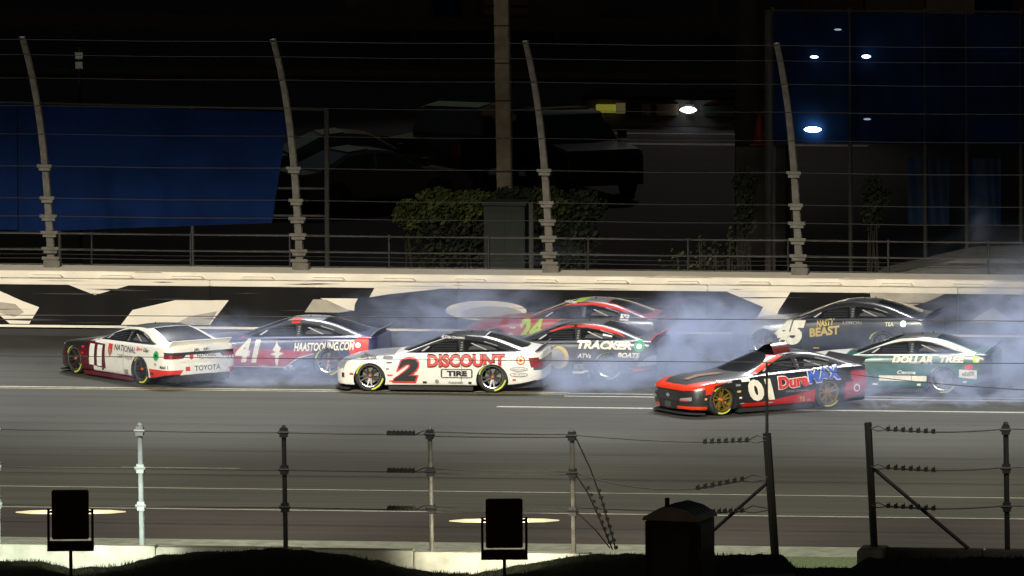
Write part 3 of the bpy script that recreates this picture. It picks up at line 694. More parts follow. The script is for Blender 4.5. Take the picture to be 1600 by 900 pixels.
# ---- black car with hunting and fishing sponsors
g = survey(762, 594, 945, 598)
ops = [('S', [(.15, 1.09), (-.10, 1.20), (-.4, 1.26), (-.5, 1.26), (-.5, 1.19), (-.2, 1.14), (0, 1.07)], None, c_redl), ('S', [(-.56, 1.19), (-.56, 1.27), (-.9, 1.26), (-1.35, 1.18), (-1.62, 1.05), (-1.72, .98), (-1.5, 1.06), (-1.05, 1.15)], None, c_redl),
       ('S', [(-1.95, .20), (-2.6, .2), (-2.6, .30), (-1.9, .30)], None, c_redl), ('S', [(-2.0, .34), (-2.5, .40), (-2.5, .62), (-2.25, .56)], None, c_gry)]
carT = stock_car('black stock car with cream boat lettering and green roundel behind number 2', axle_loc(2.15, -11.2, 12), 12, M_blk, ops, M_blk, c_gryd, M_blk, M_blk, spoiler_m=c_redl)
T_(carT, 'TRACKER', 'L', g(940, 0)[0], .81, 1.27, .17, c_cream, 3, .2, .05)
T_(carT, 'ATVs', 'L', g(910, 0)[0], .57, .32, .10, c_cream, 3, .2, .03); T_(carT, 'BOATS', 'L', -1.85+.02, .60, .52, .115, c_cream, 3, .3, .05)
C_(carT, 'L', g(993, 0)[0], .80, .125, c_grn, 4); C_(carT, 'L', g(993, 0)[0], .80, .05, c_glint, 5, 'reflector')
C_(carT, 'L', g(872, 0)[0], .52, .22, c_gold, 3, sy=1.15); C_(carT, 'L', g(868, 0)[0], .52, .18, c_dgr, 4, sy=1.15)
P_(carT, [(g(892, 0)[0], .22), (g(910, 0)[0], .22), (g(910, 0)[0], .12+.05), (g(892, 0)[0], .12+.05)], 'L', c_cream, 3, 'sponsor_emblem', .1)
T_(carT, 'MOBIL', 'L', g(903, 0)[0], .33, .26, .13, c_dgr, 3, 0, .05); P_(carT, [(-1.20, 1.04), (-1.42, 1.0), (-1.42, .97), (-1.20, 1.0)], 'L', c_wht, 5, 'sponsor_emblem', .1)
T_(carT, 'XFI', 'L', -2.12, .42, .2, .1, c_dgr, 4)
# ---- black, red and blue car, number 01
g = survey(1130, 650, 1296, 638)
ops = [('T', [(2.6, 1.0), (2.6, -1.0), (1.7, -1.0), (1.5, -.86), (1.9, -.62), (2.2, -.45), (2.24, 0), (2.2, .45), (1.9, .62), (1.5, .86), (1.7, 1.0)], None, c_ora), ('S', [(1.30, .74), (1.35, .85), (2.6, .75), (2.6, .57), (2.05, .60)], None, c_ora), ('S', [(1.9, .23), (1.9, .60), (2.6, .57), (2.6, .23)], None, M_blk), ('F', [(-1.2, .2), (1.2, .2), (1.2, .57), (-1.2, .57)], None, M_blk),
       ('F', [(-1.2, 0), (1.2, 0), (1.2, .23), (-1.2, .23)], None, c_ora), ('S', [(1.86, 0), (2.6, 0), (2.6, .23), (1.86, .23)], None, c_ora),
       ('S', [(.95, .13), (.95, .26), (.62, .24), (.1, .28), (-.6, .38), (-.98, .46), (-.95, .13)], None, c_red), ('S', [(-1.74, .15), (-2.6, .2), (-2.6, .60), (-1.76, .56)], None, c_red)]
car01 = stock_car('black and red stock car number 01 with gold wheels and raised roof flaps', axle_loc(7.07, -16.91, -30.7), -30.7, M_blk, ops, M_blk, M_blk, M_blk, c_red, rim=M_rimg, lip=M_rimg, spoiler_m=M_blkm, steer=.12, hood=None, skirt=M_blkm)
P_(car01, [(.47, .845), (.60, .845), (-.10, 1.19), (-.34, 1.19)], 'L', c_ora, 5, 'window_brace')
T_(car01, '01', 'L', .44, .52, .70, .48, c_cream, 4, -.2, .06, name='door_number')
T_(car01, 'Dura', 'L', -.40, .66, .78, .27, c_redl, 5, 0, .05, rot=.06, outline=c_wht, out_off=.03); T_(car01, 'MAX', 'L', -1.20, .755, .82, .27, c_blu, 5, 0, .05, rot=.08, outline=c_wht, out_off=.03)
T_(car01, 'GOODYEAR', 'L', 1.38, .765-.02, .36, .05, c_wht, 4); P_(car01, [(.95, .79), (.73, .79), (.73, .72), (.95, .72)], 'L', c_wht, 4, 'sponsor_emblem')
T_(car01, 'DIESEL ENGINES', 'L', -.5, .45, .6, .04, c_dgr, 4); C_(car01, 'L', -2.05, .42, .09, c_wht, 4); C_(car01, 'L', -2.05, .42, .055, c_red, 5)
T_(car01, 'TS', 'L', -.62, .26, .14, .1, c_gold, 4); P_(car01, [(-1.9, .8), (-2.1, .8), (-2.1, .62), (-1.9, .62)], 'L', c_car, 3, 'sponsor_emblem')
bt = [(-.14, -.03), (-.05, -.03), (-.05, -.06), (.05, -.06), (.05, -.03), (.14, -.03), (.12, .03), (.05, .03), (.05, .06), (-.05, .06), (-.05, .03), (-.12, .03)]
lay(car01, 'front_emblem', [(x*.55, y*.75) for x, y in bt], [tuple(range(12))], 'F', 0, .44, c_gry, 3, 0, .1)
P_(car01, [(-.42, .34), (.42, .34), (.36, .16), (-.36, .16)], 'F', M_blkm, 2, 'grille')
P_(car01, [(-.13, .30), (.13, .30), (.13, .18), (-.13, .18)], 'F', c_gryd, 3, 'grille_camera')
T_(car01, 'CHEVROLET', 'F', .62, .36, .26, .045, c_ora, 3); T_(car01, 'ZL1', 'F', -.0, .20-.06, .2, .05, c_dgr, 4)
for s in (1, -1):
    P_(car01, [(s*.50, .40), (s*.80, .44), (s*.80, .36), (s*.50, .35)][::s], 'F', c_gry, 3, 'headlight')
v = [(0, -.25), (.35, -.12), (.5, .1), (.3, .18), (-.1, .05), (-.45, .12), (-.5, -.05)]
lay(car01, 'hood_graphic', v, [tuple(range(7))], 'H', 1.45, .1, mat('brown gold hood graphic', (.16, .08, .03), .4), 2, 0, .09)
def flap(pts, m, name='roof_flap'):      # raised roof flaps: curved plates hinged on the roof
    b = MB(); n = 6; vs = []
    (a0, a1), (b0, b1) = pts
    for k in range(2):
        for i in range(n+1):
            q = i/n; up_ = .05*math.sin(math.pi*q)
            for (p, r_) in ((a0, b0), (a1, b1)):
                vs.append((p[0]+(r_[0]-p[0])*q-k*.012, p[1]+(r_[1]-p[1])*q, p[2]+(r_[2]-p[2])*q+up_-k*.012))
    m_ = 2*(n+1)
    fs = [(k*m_+2*i, k*m_+2*i+1, k*m_+2*i+3, k*m_+2*i+2) for k in range(2) for i in range(n)]
    fs += [(2*i+e, 2*i+2+e, m_+2*i+2+e, m_+2*i+e) for e in (0, 1) for i in range(n)]+[(0, 1, m_+1, m_), (2*n, 2*n+1, m_+2*n+1, m_+2*n)]
    b.add(vs, fs); return b.build(name, m, car01, smooth=True)
flap((((-.22, .45, 1.20), (-.62, .50, 1.225)), ((-.28, .16, 1.44), (-.66, .20, 1.47))), mat('dark red flap paint', (.10, .012, .01), .3, coat=.6))
flap((((-.28, -.42, 1.20), (-.70, -.40, 1.23)), ((-.28, .14, 1.43), (-.66, .18, 1.46))), M_blk)
b = MB(); b.box(-.66, -.58, .12, .20, 1.46, 1.50); b.box(-.36, -.26, .12, .18, 1.44, 1.47); b.build('flap_bracket', M_lip, car01)
b = MB(); b.box(-.72, -.24, -.38, .46, 1.19, 1.215); b.build('flap_well', M_blkm, car01)
# ---- dark car, number 45
g = survey(1188, 557, 1370, 561)
ops = [('T', [(.9, 1), (2.5, 1), (2.5, -1), (.9, -1)], None, c_gry), ('S', [(.80, .845), (.25, 1.11), (.12, 1.10), (.62, .845)], None, c_gry)]
car45 = stock_car('dark stock car number 45 with gold graffiti lettering, upper right against the wall', axle_loc(8.45, -6.85, 13), 13, mat('dark navy grey paint', (.018, .022, .035), .35, coat=.6), ops, M_blk, c_gryd, M_blk, M_blk, spoiler_m=M_blk, hood=c_gry)
T_(car45, '45', 'L', g(1229, 0)[0], .56, .76, .54, c_cream, 4, .3, .07, name='door_number')
T_(car45, 'NASTY', 'L', g(1284, 0)[0], .79, .42, .13, c_gold, 4, .2, .03, rot=.12); T_(car45, 'BEAST', 'L', g(1283, 0)[0], .61, .72, .20, c_gold, 4, .1, .04, rot=.12)
T_(car45, 'LEMON', 'L', g(1325, 0)[0]+.0, .84-.03, .45, .07, c_dgr, 4, .1, .02); T_(car45, 'TEA', 'L', g(1382, 0)[0], .80, .20, .09, c_cream, 4, 0, .03)
C_(car45, 'L', g(1403, 0)[0], .83-.02, .08, c_grn, 4); C_(car45, 'L', g(1403, 0)[0], .81, .065, c_glint, 5, 'reflector'); C_(car45, 'L', g(1403, 0)[0], .81, .02, M_blkm, 6)
P_(car45, [(g(1185, 0)[0], .77), (g(1200, 0)[0], .77), (g(1200, 0)[0], .72), (g(1185, 0)[0], .72)], 'L', c_dgr, 3, 'sponsor_emblem')
# ---- green and white car
g = survey(1284, 613, 1469, 617)
ops = [('S', [(.90, .845), (.2, 1.12), (-.2, 1.3), (-.9, 1.32), (-1.4, 1.25), (-2.05, .95), (-2.08, .875), (-1.5, .87)], None, c_white), ('S', [(-2.2, 0), (-2.6, 0), (-2.6, .95), (-2.15, .95)], None, M_blk),
       ('S', [(.1, .30), (.1, .42), (-.98, .42), (-.98, .30)], None, c_cream), ('S', [(-1.72, .40), (-2.12, .36), (-2.12, .56), (-1.72, .58)], None, c_cream)]
carD = stock_car('green stock car with white roof and cream door lettering, lower right in dense smoke', axle_loc(9.65, -14.33, 10), 10, c_green, ops, None, c_gryd, c_green, c_green, spoiler_m=M_blk, hood=c_white)
T_(carD, 'DOLLAR', 'L', g(1424, 0)[0], .82-.04, .94, .175, c_cream, 3, .25, .06); T_(carD, 'TREE', 'L', g(1484, 0)[0], .80+.0, .58, .155, c_cream, 3, .25, .06)
C_(carD, 'L', g(1520, 0)[0], .84-.04, .085, c_lime, 4); C_(carD, 'L', g(1521, 0)[0], .80, .03, c_glint, 5, 'reflector')
C_(carD, 'L', g(1509, 0)[0], .63, .10, c_redl, 3, sy=.6); T_(carD, '#DEX', 'L', g(1508, 0)[0]-.0, .48, .28, .085, c_dgr, 4)
T_(carD, 'Cessna', 'L', g(1415, 0)[0], .50, .42, .08, c_wht, 4, .3)
for c_ in (car11, car41, car2, car24, carT, car01, car45, carD): cockpit(c_)
rs = random.Random(17)
for c_, pal in ((car11, (c_dgr, c_redl, M_blk)), (car41, (c_wht, c_gold, c_dgr)), (car2, (c_dgr, M_blk, c_redl)), (car24, (c_wht, c_lime, c_dgr)), (carT, (c_wht, c_dgr, c_gold)), (car01, (c_wht, c_dgr, c_gold)), (car45, (c_dgr, c_wht, c_gold)), (carD, (c_wht, c_cream, c_dgr))):
    for (x_, z_) in ((1.02, .66), (1.04, .52), (1.0, .38), (.93, .25), (-1.86, .30), (-2.02, .52), (1.90, .40), (.2, .225), (-.82, .225)):      # small contingency stickers, too small to read
        w_ = rs.uniform(.035, .075); h_ = rs.uniform(.012, .024); x_ += rs.uniform(-.02, .02)
        P_(c_, [(x_+w_, z_+h_), (x_-w_, z_+h_), (x_-w_*.9, z_-h_), (x_+w_*.9, z_-h_)], 'L', pal[rs.randrange(3)], 2, 'sponsor_sticker', .1)
    for x_ in (.44, -.64):                                    # door shut lines
        P_(c_, [(x_+.005, .22), (x_-.005, .22), (x_-.005, .82), (x_+.005, .82)], 'L', M_blkm, 0, 'door_gap')
# ------------------------------------------------------------------ tyre smoke
def smoke(name, loc, size, blobs, dens, col=(.50, .58, .78), label=None):
    """a closed cloud; blobs = (centre, radii, strength) in metres inside the cloud's own box, broken up by noise"""
    b = MB(); x, y, z = size; b.box(-x/2, x/2, -y/2, y/2, 0, z)
    m = bpy.data.materials.new(name); m.use_nodes = True; nt = m.node_tree; N = nt.nodes; L = nt.links; N.clear()
    out = N.new('ShaderNodeOutputMaterial'); v = N.new('ShaderNodeVolumePrincipled')
    v.inputs['Color'].default_value = (*col, 1); v.inputs['Anisotropy'].default_value = 0.1
    L.new(v.outputs[0], out.inputs['Volume'])
    tc = N.new('ShaderNodeTexCoord')
    def math_(op, a, b_=None, c=None):
        q = N.new('ShaderNodeMath'); q.operation = op
        for i, t in enumerate((a, b_, c)):
            if t is None: continue
            if isinstance(t, (int, float)): q.inputs[i].default_value = t
            else: L.new(t, q.inputs[i])
        return q.outputs[0]
    ns = N.new('ShaderNodeTexNoise'); ns.inputs['Scale'].default_value = .95; ns.inputs['Detail'].default_value = 6; ns.inputs['Roughness'].default_value = .6; ns.inputs['Distortion'].default_value = 1.3
    mp = N.new('ShaderNodeMapping'); mp.inputs['Scale'].default_value = (.8, .8, 1.3); mp.inputs['Location'].default_value = (3.1, 1.7, 0)
    L.new(tc.outputs['Object'], mp.inputs['Vector']); L.new(mp.outputs[0], ns.inputs['Vector'])
    tot = None
    for c, r, s in blobs:
        sb = N.new('ShaderNodeVectorMath'); sb.operation = 'SUBTRACT'; L.new(tc.outputs['Object'], sb.inputs[0]); sb.inputs[1].default_value = c
        dv = N.new('ShaderNodeVectorMath'); dv.operation = 'DIVIDE'; L.new(sb.outputs[0], dv.inputs[0]); dv.inputs[1].default_value = r
        dt = N.new('ShaderNodeVectorMath'); dt.operation = 'DOT_PRODUCT'; L.new(dv.outputs[0], dt.inputs[0]); L.new(dv.outputs[0], dt.inputs[1])
        e = math_('MULTIPLY', math_('POWER', 2.718, math_('MULTIPLY', dt.outputs['Value'], -1.2)), s)
        tot = e if tot is None else math_('ADD', tot, e)
    mr = N.new('ShaderNodeMapRange'); mr.inputs['From Min'].default_value = .43; mr.inputs['From Max'].default_value = .62; mr.inputs['To Min'].default_value = .03; mr.inputs['To Max'].default_value = 2.0
    L.new(ns.outputs['Fac'], mr.inputs['Value'])
    d = math_('MULTIPLY', math_('MAXIMUM', math_('SUBTRACT', tot, .03), 0), mr.outputs[0])
    d = math_('MULTIPLY', d, dens); L.new(d, v.inputs['Density'])
    o = b.build(name, m); o.location = loc
    return tag(o, label, 'smoke', kind='stuff')
ox, oy = 3.0, -9.0
def bl(x, y, z, rx, ry, rz, s): return ((x-ox, y-oy, z), (rx, ry, rz), s)
smoke('tyre_smoke', (ox, oy, .02), (27, 20, 4.4), [
    bl(-6.9, -9.9, .35, 1.9, 1.5, .9, .42), bl(-5.2, -11.6, .0, 2.4, .8, .50, .50), bl(-5.6, -11.9, .7, 2.2, .6, .6, .34), bl(-7.3, -9.2, .5, 1.0, 1.0, .5, .14),
    bl(-2.0, -8.2, .9, 1.8, 1.4, .75, .42), bl(-.8, -6.6, 1.5, 1.5, 1.3, .5, .25),
    bl(1.5, -13.4, .25, 1.3, .9, .55, .45), bl(2.6, -12.9, .4, 1.9, .8, .6, .30), bl(4.6, -11.4, .7, 1.5, 1.8, 1.0, .58),
    bl(4.3, -8.8, .9, 1.1, 1.4, .8, .34), bl(9.2, -10.6, .6, 2.8, 1.2, .7, .24), bl(7.0, -17.6, .4, 1.6, .7, .7, .22),
    bl(8.6, -16.4, .1, 1.9, .9, .7, .75), bl(10.6, -16.2, .5, 2.3, .8, .8, .40), bl(12.8, -14.2, .8, 2.2, 2.2, 1.1, .6), bl(13.0, -9.0, 1.2, 2.6, 2.6, 1.0, .35),
    bl(11.5, -5.0, 1.2, 2.2, 1.6, .9, .3), bl(1.6, -9.0, .8, 3.0, 1.0, .7, .32)],
    1.5, col=(.55, .64, .88), label='bluish white tyre smoke drifting over the cars on the track')
smoke('smoke_wisp', (11.2, -.6, 1.2), (6.5, 3.4, 3.2), [((.3, 0, .6), (1.9, .9, .55), .5), ((-.4, .1, 1.2), (.35, .6, .7), .6), ((1.3, .1, 1.3), (.45, .6, .6), .6), ((2.2, 0, .5), (1.3, .8, .6), .4)],
      .42, label='thin smoke wisps rising above the wall at far right')
smoke('smoke_wisp', (.95, .2, 1.45), (2.6, 2.4, 1.2), [((0, 0, .25), (.6, .6, .35), .7)], .5, label='small puff of smoke at the foot of the third fence post')

# ------------------------------------------------------------------ foreground cable fence
M_post = mat('weathered fence post', (.16, .15, .13), .6, metal=.2, noise=.3)
M_postlit = mat('floodlit pale post', (.34, .39, .40), .5, metal=.1, noise=.15)  # bluish floodlight on the leftmost posts is put into this colour
M_pdark = mat('dark fence post', (.012, .013, .013), .6)
M_fc = mat('dark steel cable', (.03, .03, .028), .5, metal=.3)
TFN = -49.5
M_lowwall = mat('infield wall concrete', (.50, .50, .42), .85, noise=.25, nscale=2.5, bump=.4)
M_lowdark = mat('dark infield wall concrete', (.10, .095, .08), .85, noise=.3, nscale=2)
def frame_empty(name, label, cat, group=None):
    o = bpy.data.objects.new(name, None); COL.objects.link(o); onframe(o); return tag(o, label, cat, group)
f1 = frame_empty('cable_fence', 'left stretch of low three cable fence with seven posts across the foreground', 'fence')
f2 = frame_empty('cable_fence', 'right stretch of low cable fence starting at the braced post', 'fence')
def near_post(parent, s, z0, z1, m, r=.048, ends=False, cz=(3.46, 2.70, 1.93), brkt=True, lean=-.03):
    b = MB(); b.tube([(s, TFN, z0-.2), (s+lean, TFN, z1)], r, 8)
    p = b.build('post', m, parent, smooth=True)
    for z in cz:
        sx = s+lean*(z-z0)/(z1-z0)
        if brkt:
            b = MB(); b.box(sx-.075, sx+.075, TFN-.09, TFN+.06, z-.10, z+.08); b.tube([(sx-.11, TFN-.07, z), (sx+.11, TFN-.07, z)], .035, 6)
            b.build('cable_bracket', M_pdark if m is not M_postlit else M_postlit, p, bevel=0)
    if brkt:
        b = MB(); b.tube([(s+lean, TFN, z1-.01), (s+lean, TFN, z1+.04)], [r*1.15, r*.5], 8); b.build('post_cap', m, p)
    return p
def cable(parent, pts, r=.014, m=None): 
    b = MB(); b.tube(pts, r, 6); return b.build('cable', m or M_fc, parent)
def sag(s0, z0, s1, z1, dip, n=14): return [(s0+(s1-s0)*i/n, TFN-.07, z0+(z1-z0)*i/n-dip*4*(i/n)*(1-i/n)) for i in range(n+1)]
def turnbuckle(parent, s0, s1, z0, z1):
    b = MB(); n = 7
    for i in range(n):
        q = i/(n-1); s = s0+(s1-s0)*q; z = z0+(z1-z0)*q
        b.box(s-.035, s+.035, TFN-.12, TFN-.03, z-.03, z+.055)
        b.tube([(s+.02, TFN-.07, z+.03), (s+.02, TFN-.07, z+.085)], .010, 5)
    b.tube([(s0-.05, TFN-.07, z0), (s1+.05, TFN-.07, z1)], .022, 6)
    return tag(b.build('cable_clamps', M_fc, parent), kind='stuff')
LPOST = [(-6.3, 1.15, 3.56, M_pdark), (-3.29, 1.14, 3.57, M_postlit), (-.32, 1.14, 3.58, M_postlit), (2.64, 1.13, 3.56, M_pdark), (5.64, 1.08, 3.57, M_post), (8.55, 1.09, 3.55, M_post)]
for s, z0, z1, m in LPOST: near_post(f1, s, z0, z1, m, brkt=True, r=.055 if m is M_postlit else .048)
b = MB(); b.tube([(12.67, TFN, .9), (12.50, TFN, 3.55)], .085, 8); ep = b.build('end_post', M_pdark, f1, smooth=True)
cable_z = (3.46, 2.70, 1.93)
for k, z in enumerate(cable_z):
    cable(f1, [(-12, TFN-.07, z+.02)]+sag(-6.3, z, -3.29, z, .01)+sag(-3.29, z, -.32, z, .01)+sag(-.32, z, 2.64, z, .012)+sag(2.64, z, 5.5, z-.01, .01))
    cable(f1, [(5.3, TFN-.07, z-.02), (5.50, TFN-.07, z+.07), (5.66, TFN-.07, z+.07)]+sag(5.7, z+.05, 8.5, z+.0+.03, .015))
    cable(f1, sag(5.7, z-.04, 8.5, z-.03, .01))
    turnbuckle(f1, 4.78, 5.28, z, z)
cable(f1, sag(8.55, 3.48, 11.4, 3.36, .03)); cable(f1, sag(8.55, 2.72, 11.4, 2.45, .17)); cable(f1, sag(8.55, 2.0, 11.6, 1.93, .01))
for (sa, za, sb_, zb_) in ((11.25, 3.36, 12.1, 3.40), (11.1, 2.42, 12.0, 2.60), (11.3, 1.93, 12.0, 1.97)):
    turnbuckle(f1, sa, sb_, za, zb_)
    cable(f1, [(sb_, TFN-.07, zb_), (sb_+.22, TFN-.07, zb_+.11), (12.52, TFN-.07, zb_+.06)], .012); cable(f1, [(sb_, TFN-.07, zb_), (sb_+.22, TFN-.07, zb_-.04), (12.52, TFN-.07, zb_+.02)], .012)
b = MB(); b.tube([(12.55, TFN, 2.58), (11.0, TFN, 1.2)], .04, 6); b.build('brace', M_pdark, f1)
# slack cables hanging from the sixth post
cable(f1, [(8.62, TFN-.07, 3.40), (8.9, TFN-.07, 2.8), (9.15, TFN-.07, 2.1), (9.42, TFN-.07, 1.15)], .016); cable(f1, [(8.62, TFN-.07, 2.65), (8.85, TFN-.07, 2.3), (9.1, TFN-.07, 1.75), (9.35, TFN-.07, 1.15)], .016)
cable(f1, [(8.62, TFN-.07, 1.9), (9.0, TFN-.07, 1.55), (9.3, TFN-.07, 1.18)], .014)
b = MB()
for (xa, za, xb, zb_) in ((8.86, 2.4, 9.3, 1.3), (9.08, 2.35, 9.42, 1.2)):
    for i in range(9):
        q = i/8; x = xa+(xb-xa)*q; z = za+(zb_-za)*q; b.box(x-.035, x+.035, TFN-.11, TFN-.03, z-.03, z+.03)
tag(b.build('cable_clamps', M_fc, f1), kind='stuff')
b = MB(); b.tube([(14.69, TFN, 1.05), (14.56, TFN, 3.79)], .075, 8); b.build('end_post', M_pdark, f2, smooth=True)
near_post(f2, 17.39, 1.33, 3.80, M_pdark, cz=(3.68, 2.90, 2.12), r=.055); near_post(f2, 20.4, 1.33, 3.82, M_pdark, cz=(3.70, 2.92, 2.14))
for z in (3.68, 2.90, 2.12):
    zz = z-.02
    cable(f2, [(14.62, TFN-.07, z), (14.78, TFN-.07, z+.05), (14.95, TFN-.07, zz)], .012); cable(f2, [(14.62, TFN-.07, z), (14.78, TFN-.07, z-.05), (14.95, TFN-.07, zz)], .012)
    turnbuckle(f2, 14.98, 15.9, zz, zz-.04); cable(f2, sag(15.9, zz-.04, 17.35, z+.02, .02)+[(20.4, TFN-.07, z+.02)])
b = MB(); b.tube([(14.68, TFN, 2.85), (16.6, TFN, 1.25)], .04, 6); b.build('brace', M_pdark, f2)
# thin mast and overhead wires
ms = frame_empty('wire_mast', 'thin mast rising from the braced post beside the portable toilet, carrying wires', 'mast')
b = MB(); b.tube([(12.50, TFN+.02, 3.4), (12.50, TFN+.02, 5.0)], [.035, .02], 6); b.build('mast_pole', M_pdark, ms)
for (sa, za, sb_, zb_, d) in ((-14, 5.0, 12.5, 5.0, .03), (12.5, 5.0, 20, 5.05, .0), (12.5, 5.0, 19.5, 4.45, .12), (-14, 5.75, 20, 5.9, .0)):
    b = MB(); b.tube(sag(sa, za, sb_, zb_, d, 24), .008, 5); b.build('overhead_wire', M_fc, ms)

# low infield wall in segments
lw = frame_empty('infield_wall', 'low concrete wall lit white by the floodlights under the cable fence', 'wall')
def seg(s0, s1, z1, m, parent=lw, d=.5, z0=-.1):
    b = MB(); b.prism([(TFN-.35, z0), (TFN-.22, z1), (TFN+.20, z1), (TFN+.3, z0)], s0, s1, 'x'); return b.build('wall_segment', m, parent, bevel=.02)
for s0, s1, z1, m in ((-9.5, -6.32, 1.12, M_lowwall), (-6.3, -3.32, 1.12, M_lowwall), (-3.3, -.02, 1.12, M_lowwall), (0, 2.98, 1.10, M_lowwall), (3.0, 5.28, 1.09, M_lowwall), (5.3, 8.9, 1.07, M_lowwall), (8.92, 10.2, 1.02, M_lowwall)):
    seg(s0, s1, z1, m)
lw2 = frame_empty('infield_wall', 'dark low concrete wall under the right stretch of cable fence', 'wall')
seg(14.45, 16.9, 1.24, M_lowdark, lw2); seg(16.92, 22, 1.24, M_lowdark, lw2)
b = MB(); b.box(14.4, 14.95, TFN-.6, TFN+.35, -.1, 1.27); b.build('end_block', M_lowwall, lw2, bevel=.03)  # lit end face of the dark wall, its light carried by paler concrete

# grass mound in front
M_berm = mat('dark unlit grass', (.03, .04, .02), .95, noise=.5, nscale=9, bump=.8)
prof = [(-16, 1.3), (-10.3, 1.38), (-9.5, 1.40), (-8.9, 1.22), (-8, 1.28), (-7.1, 1.46), (-6.06, 1.55), (-4.9, 1.60), (-4.1, 1.54), (-3.1, 1.44), (-2.3, 1.24), (-1.8, 1.12), (-.8, 1.08), (.36, 1.27), (1.26, 1.43), (2.5, 1.46), (5.4, 1.42), (5.65, 1.16), (6.8, 1.14), (7.1, 1.34), (10.2, 1.36), (16, 1.4)]
import mathutils
b = MB(); nx, ny = 260, 30; vs = []
for i in range(nx+1):
    x = -16+32*i/nx; top = float(np.interp(x, [p[0] for p in prof], [p[1] for p in prof]))
    for j in range(ny+1):
        y = -70+17*j/ny; q = math.exp(-((y+56)/(2.0 if y > -56 else 5.0))**2)
        z = .25+(top-.25)*q+.05*mathutils.noise.noise(Vector((x*2.3, y*2.3, 0)))+.03*mathutils.noise.noise(Vector((x*9, y*9, 2)))
        if y > -53.5: z = min(z, .25-(y+53.5)*.6)
        vs.append((x, y, z))
b.add(vs, [(i*(ny+1)+j, (i+1)*(ny+1)+j, (i+1)*(ny+1)+j+1, i*(ny+1)+j+1) for i in range(nx) for j in range(ny)])
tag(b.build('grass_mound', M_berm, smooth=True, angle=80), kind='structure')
b = MB(); r2 = random.Random(3)
for i in range(5200):
    x = r2.uniform(-11.5, 11.5); y = r2.uniform(-57, -54.9); top = float(np.interp(x, [p[0] for p in prof], [p[1] for p in prof])); q = math.exp(-((y+56)/(2.0 if y > -56 else 5.0))**2)
    z = .22+(top-.25)*q; h = r2.uniform(.04, .11); a = r2.uniform(0, 6.28); dx, dy = math.cos(a)*.012, math.sin(a)*.012; lx = r2.uniform(-.03, .03)
    b.add([(x-dx, y-dy, z), (x+dx, y+dy, z), (x+lx, y, z+h)], [(0, 1, 2)])
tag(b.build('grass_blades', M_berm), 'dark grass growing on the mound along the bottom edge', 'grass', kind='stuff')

# floodlights seen from behind
M_box = mat('black lamp housing', (.012, .012, .012), .6); M_lens = mat('floodlight lens', (1, .93, .75), .4, emit=14)
def flood(x, z0, z1, w, label, power, col, tilt):
    y = -57.0; o = empty('ground_floodlight', (x, y, 0), 0, label, 'floodlight', 'floodlights seen from behind')
    b = MB(); b.box(-w/2, w/2, -.16, .12, z0+.12, z1); h = b.build('lamp_housing', M_box, o, bevel=.02)
    b = MB()
    for k in range(7): b.box(-w/2+.05, w/2-.05, -.20, -.165, z0+.2+k*(z1-z0-.3)/7, z0+.24+k*(z1-z0-.3)/7)
    b.build('cooling_fin', M_box, h)
    b = MB(); b.box(-w/2+.04, w/2-.04, .123, .135, z0+.18, z1-.06); b.build('lens', M_lens, h)
    b = MB(); wb = w/2+.07
    b.box(-wb-.025, -wb+.025, -.05, .05, z0, z0+.72); b.box(wb-.025, wb+.025, -.05, .05, z0, z0+.72); b.box(-wb-.025, wb+.025, -.14, .14, z0-.12, z0+.06)
    b.tube([(-wb, 0, z0+.66), (wb, 0, z0+.66)], .03, 6); b.build('bracket', M_box, o)
    b = MB(); b.tube([(0, 0, 0), (0, 0, z0-.05)], .035, 8); b.build('pole', M_box, o)
    l = spot('floodlight_beam', (x, y+.25, (z0+z1)/2), (x-.2, y+8, tilt), power, 52, .7, col, .25)
    m_ = MB(); m_.tube([(-1.1, .3, z0+.62), (-.8, .3, z0+.62), (0, .3, z0+.62), (.8, .3, z0+.62), (1.1, .3, z0+.62)], [.010, .036, .045, .036, .010], 8); m_.build('flare_streak', mat('warm flare streak', (1, .84, .5), .5, emit=1.0), o); return o  # added glowing streak shaped like lens flare, not a fitted bar
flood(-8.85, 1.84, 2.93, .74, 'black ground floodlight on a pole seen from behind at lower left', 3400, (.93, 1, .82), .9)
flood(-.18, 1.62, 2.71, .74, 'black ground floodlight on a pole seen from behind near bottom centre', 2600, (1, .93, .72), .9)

# portable toilet
pt = empty('portable_toilet', (3.30, -60, .45), R(-19), 'dark portable toilet with a ribbed roof and vent pipe at bottom right of centre', 'portable toilet')
M_pt = mat('dark moulded plastic', (.025, .028, .032), .5, noise=.2); M_ptr = mat('grey roof with painted light', (.45, .46, .47), .35); M_pd = mat('dark plastic panel', (.05, .055, .06), .5)  # roof colour lightened to carry the light falling on it
b = MB(); b.box(-.55, .55, -.55, .55, 0, 2.22); b.build('cabin', M_pt, pt, bevel=.03)
b = MB(); b.prism([(-.59, 2.22), (-.56, 2.29), (-.28, 2.44), (0, 2.50), (.28, 2.44), (.56, 2.29), (.59, 2.22)], -.59, .59); rf = b.build('roof', M_ptr, pt)
for k in range(6):
    b = MB(); y = -.47+k*.19; b.prism([(-.5, 2.325), (-.28, 2.452), (0, 2.515), (.28, 2.452), (.5, 2.325), (.27, 2.40), (0, 2.47), (-.27, 2.40)], y, y+.06); b.build('roof_rib', M_pt, rf)
b = MB(); b.tube([(-.12, -.42, 2.3), (-.12, -.42, 2.66)], .05, 10); b.build('vent_pipe', M_pt, pt, smooth=True)
b = MB(); b.box(-.40, .40, -.585, -.555, .1, 2.05); dr = b.build('door', M_pd, pt, bevel=.01); b = MB(); b.box(.25, .31, -.62, -.587, 1.0, 1.2); b.build('handle', M_pt, dr)
for z in (.25, .95, 1.65):
    b = MB(); b.box(.553, .575, -.42, .42, z, z+.5); b.build('side_panel', M_pd, pt, bevel=.01)
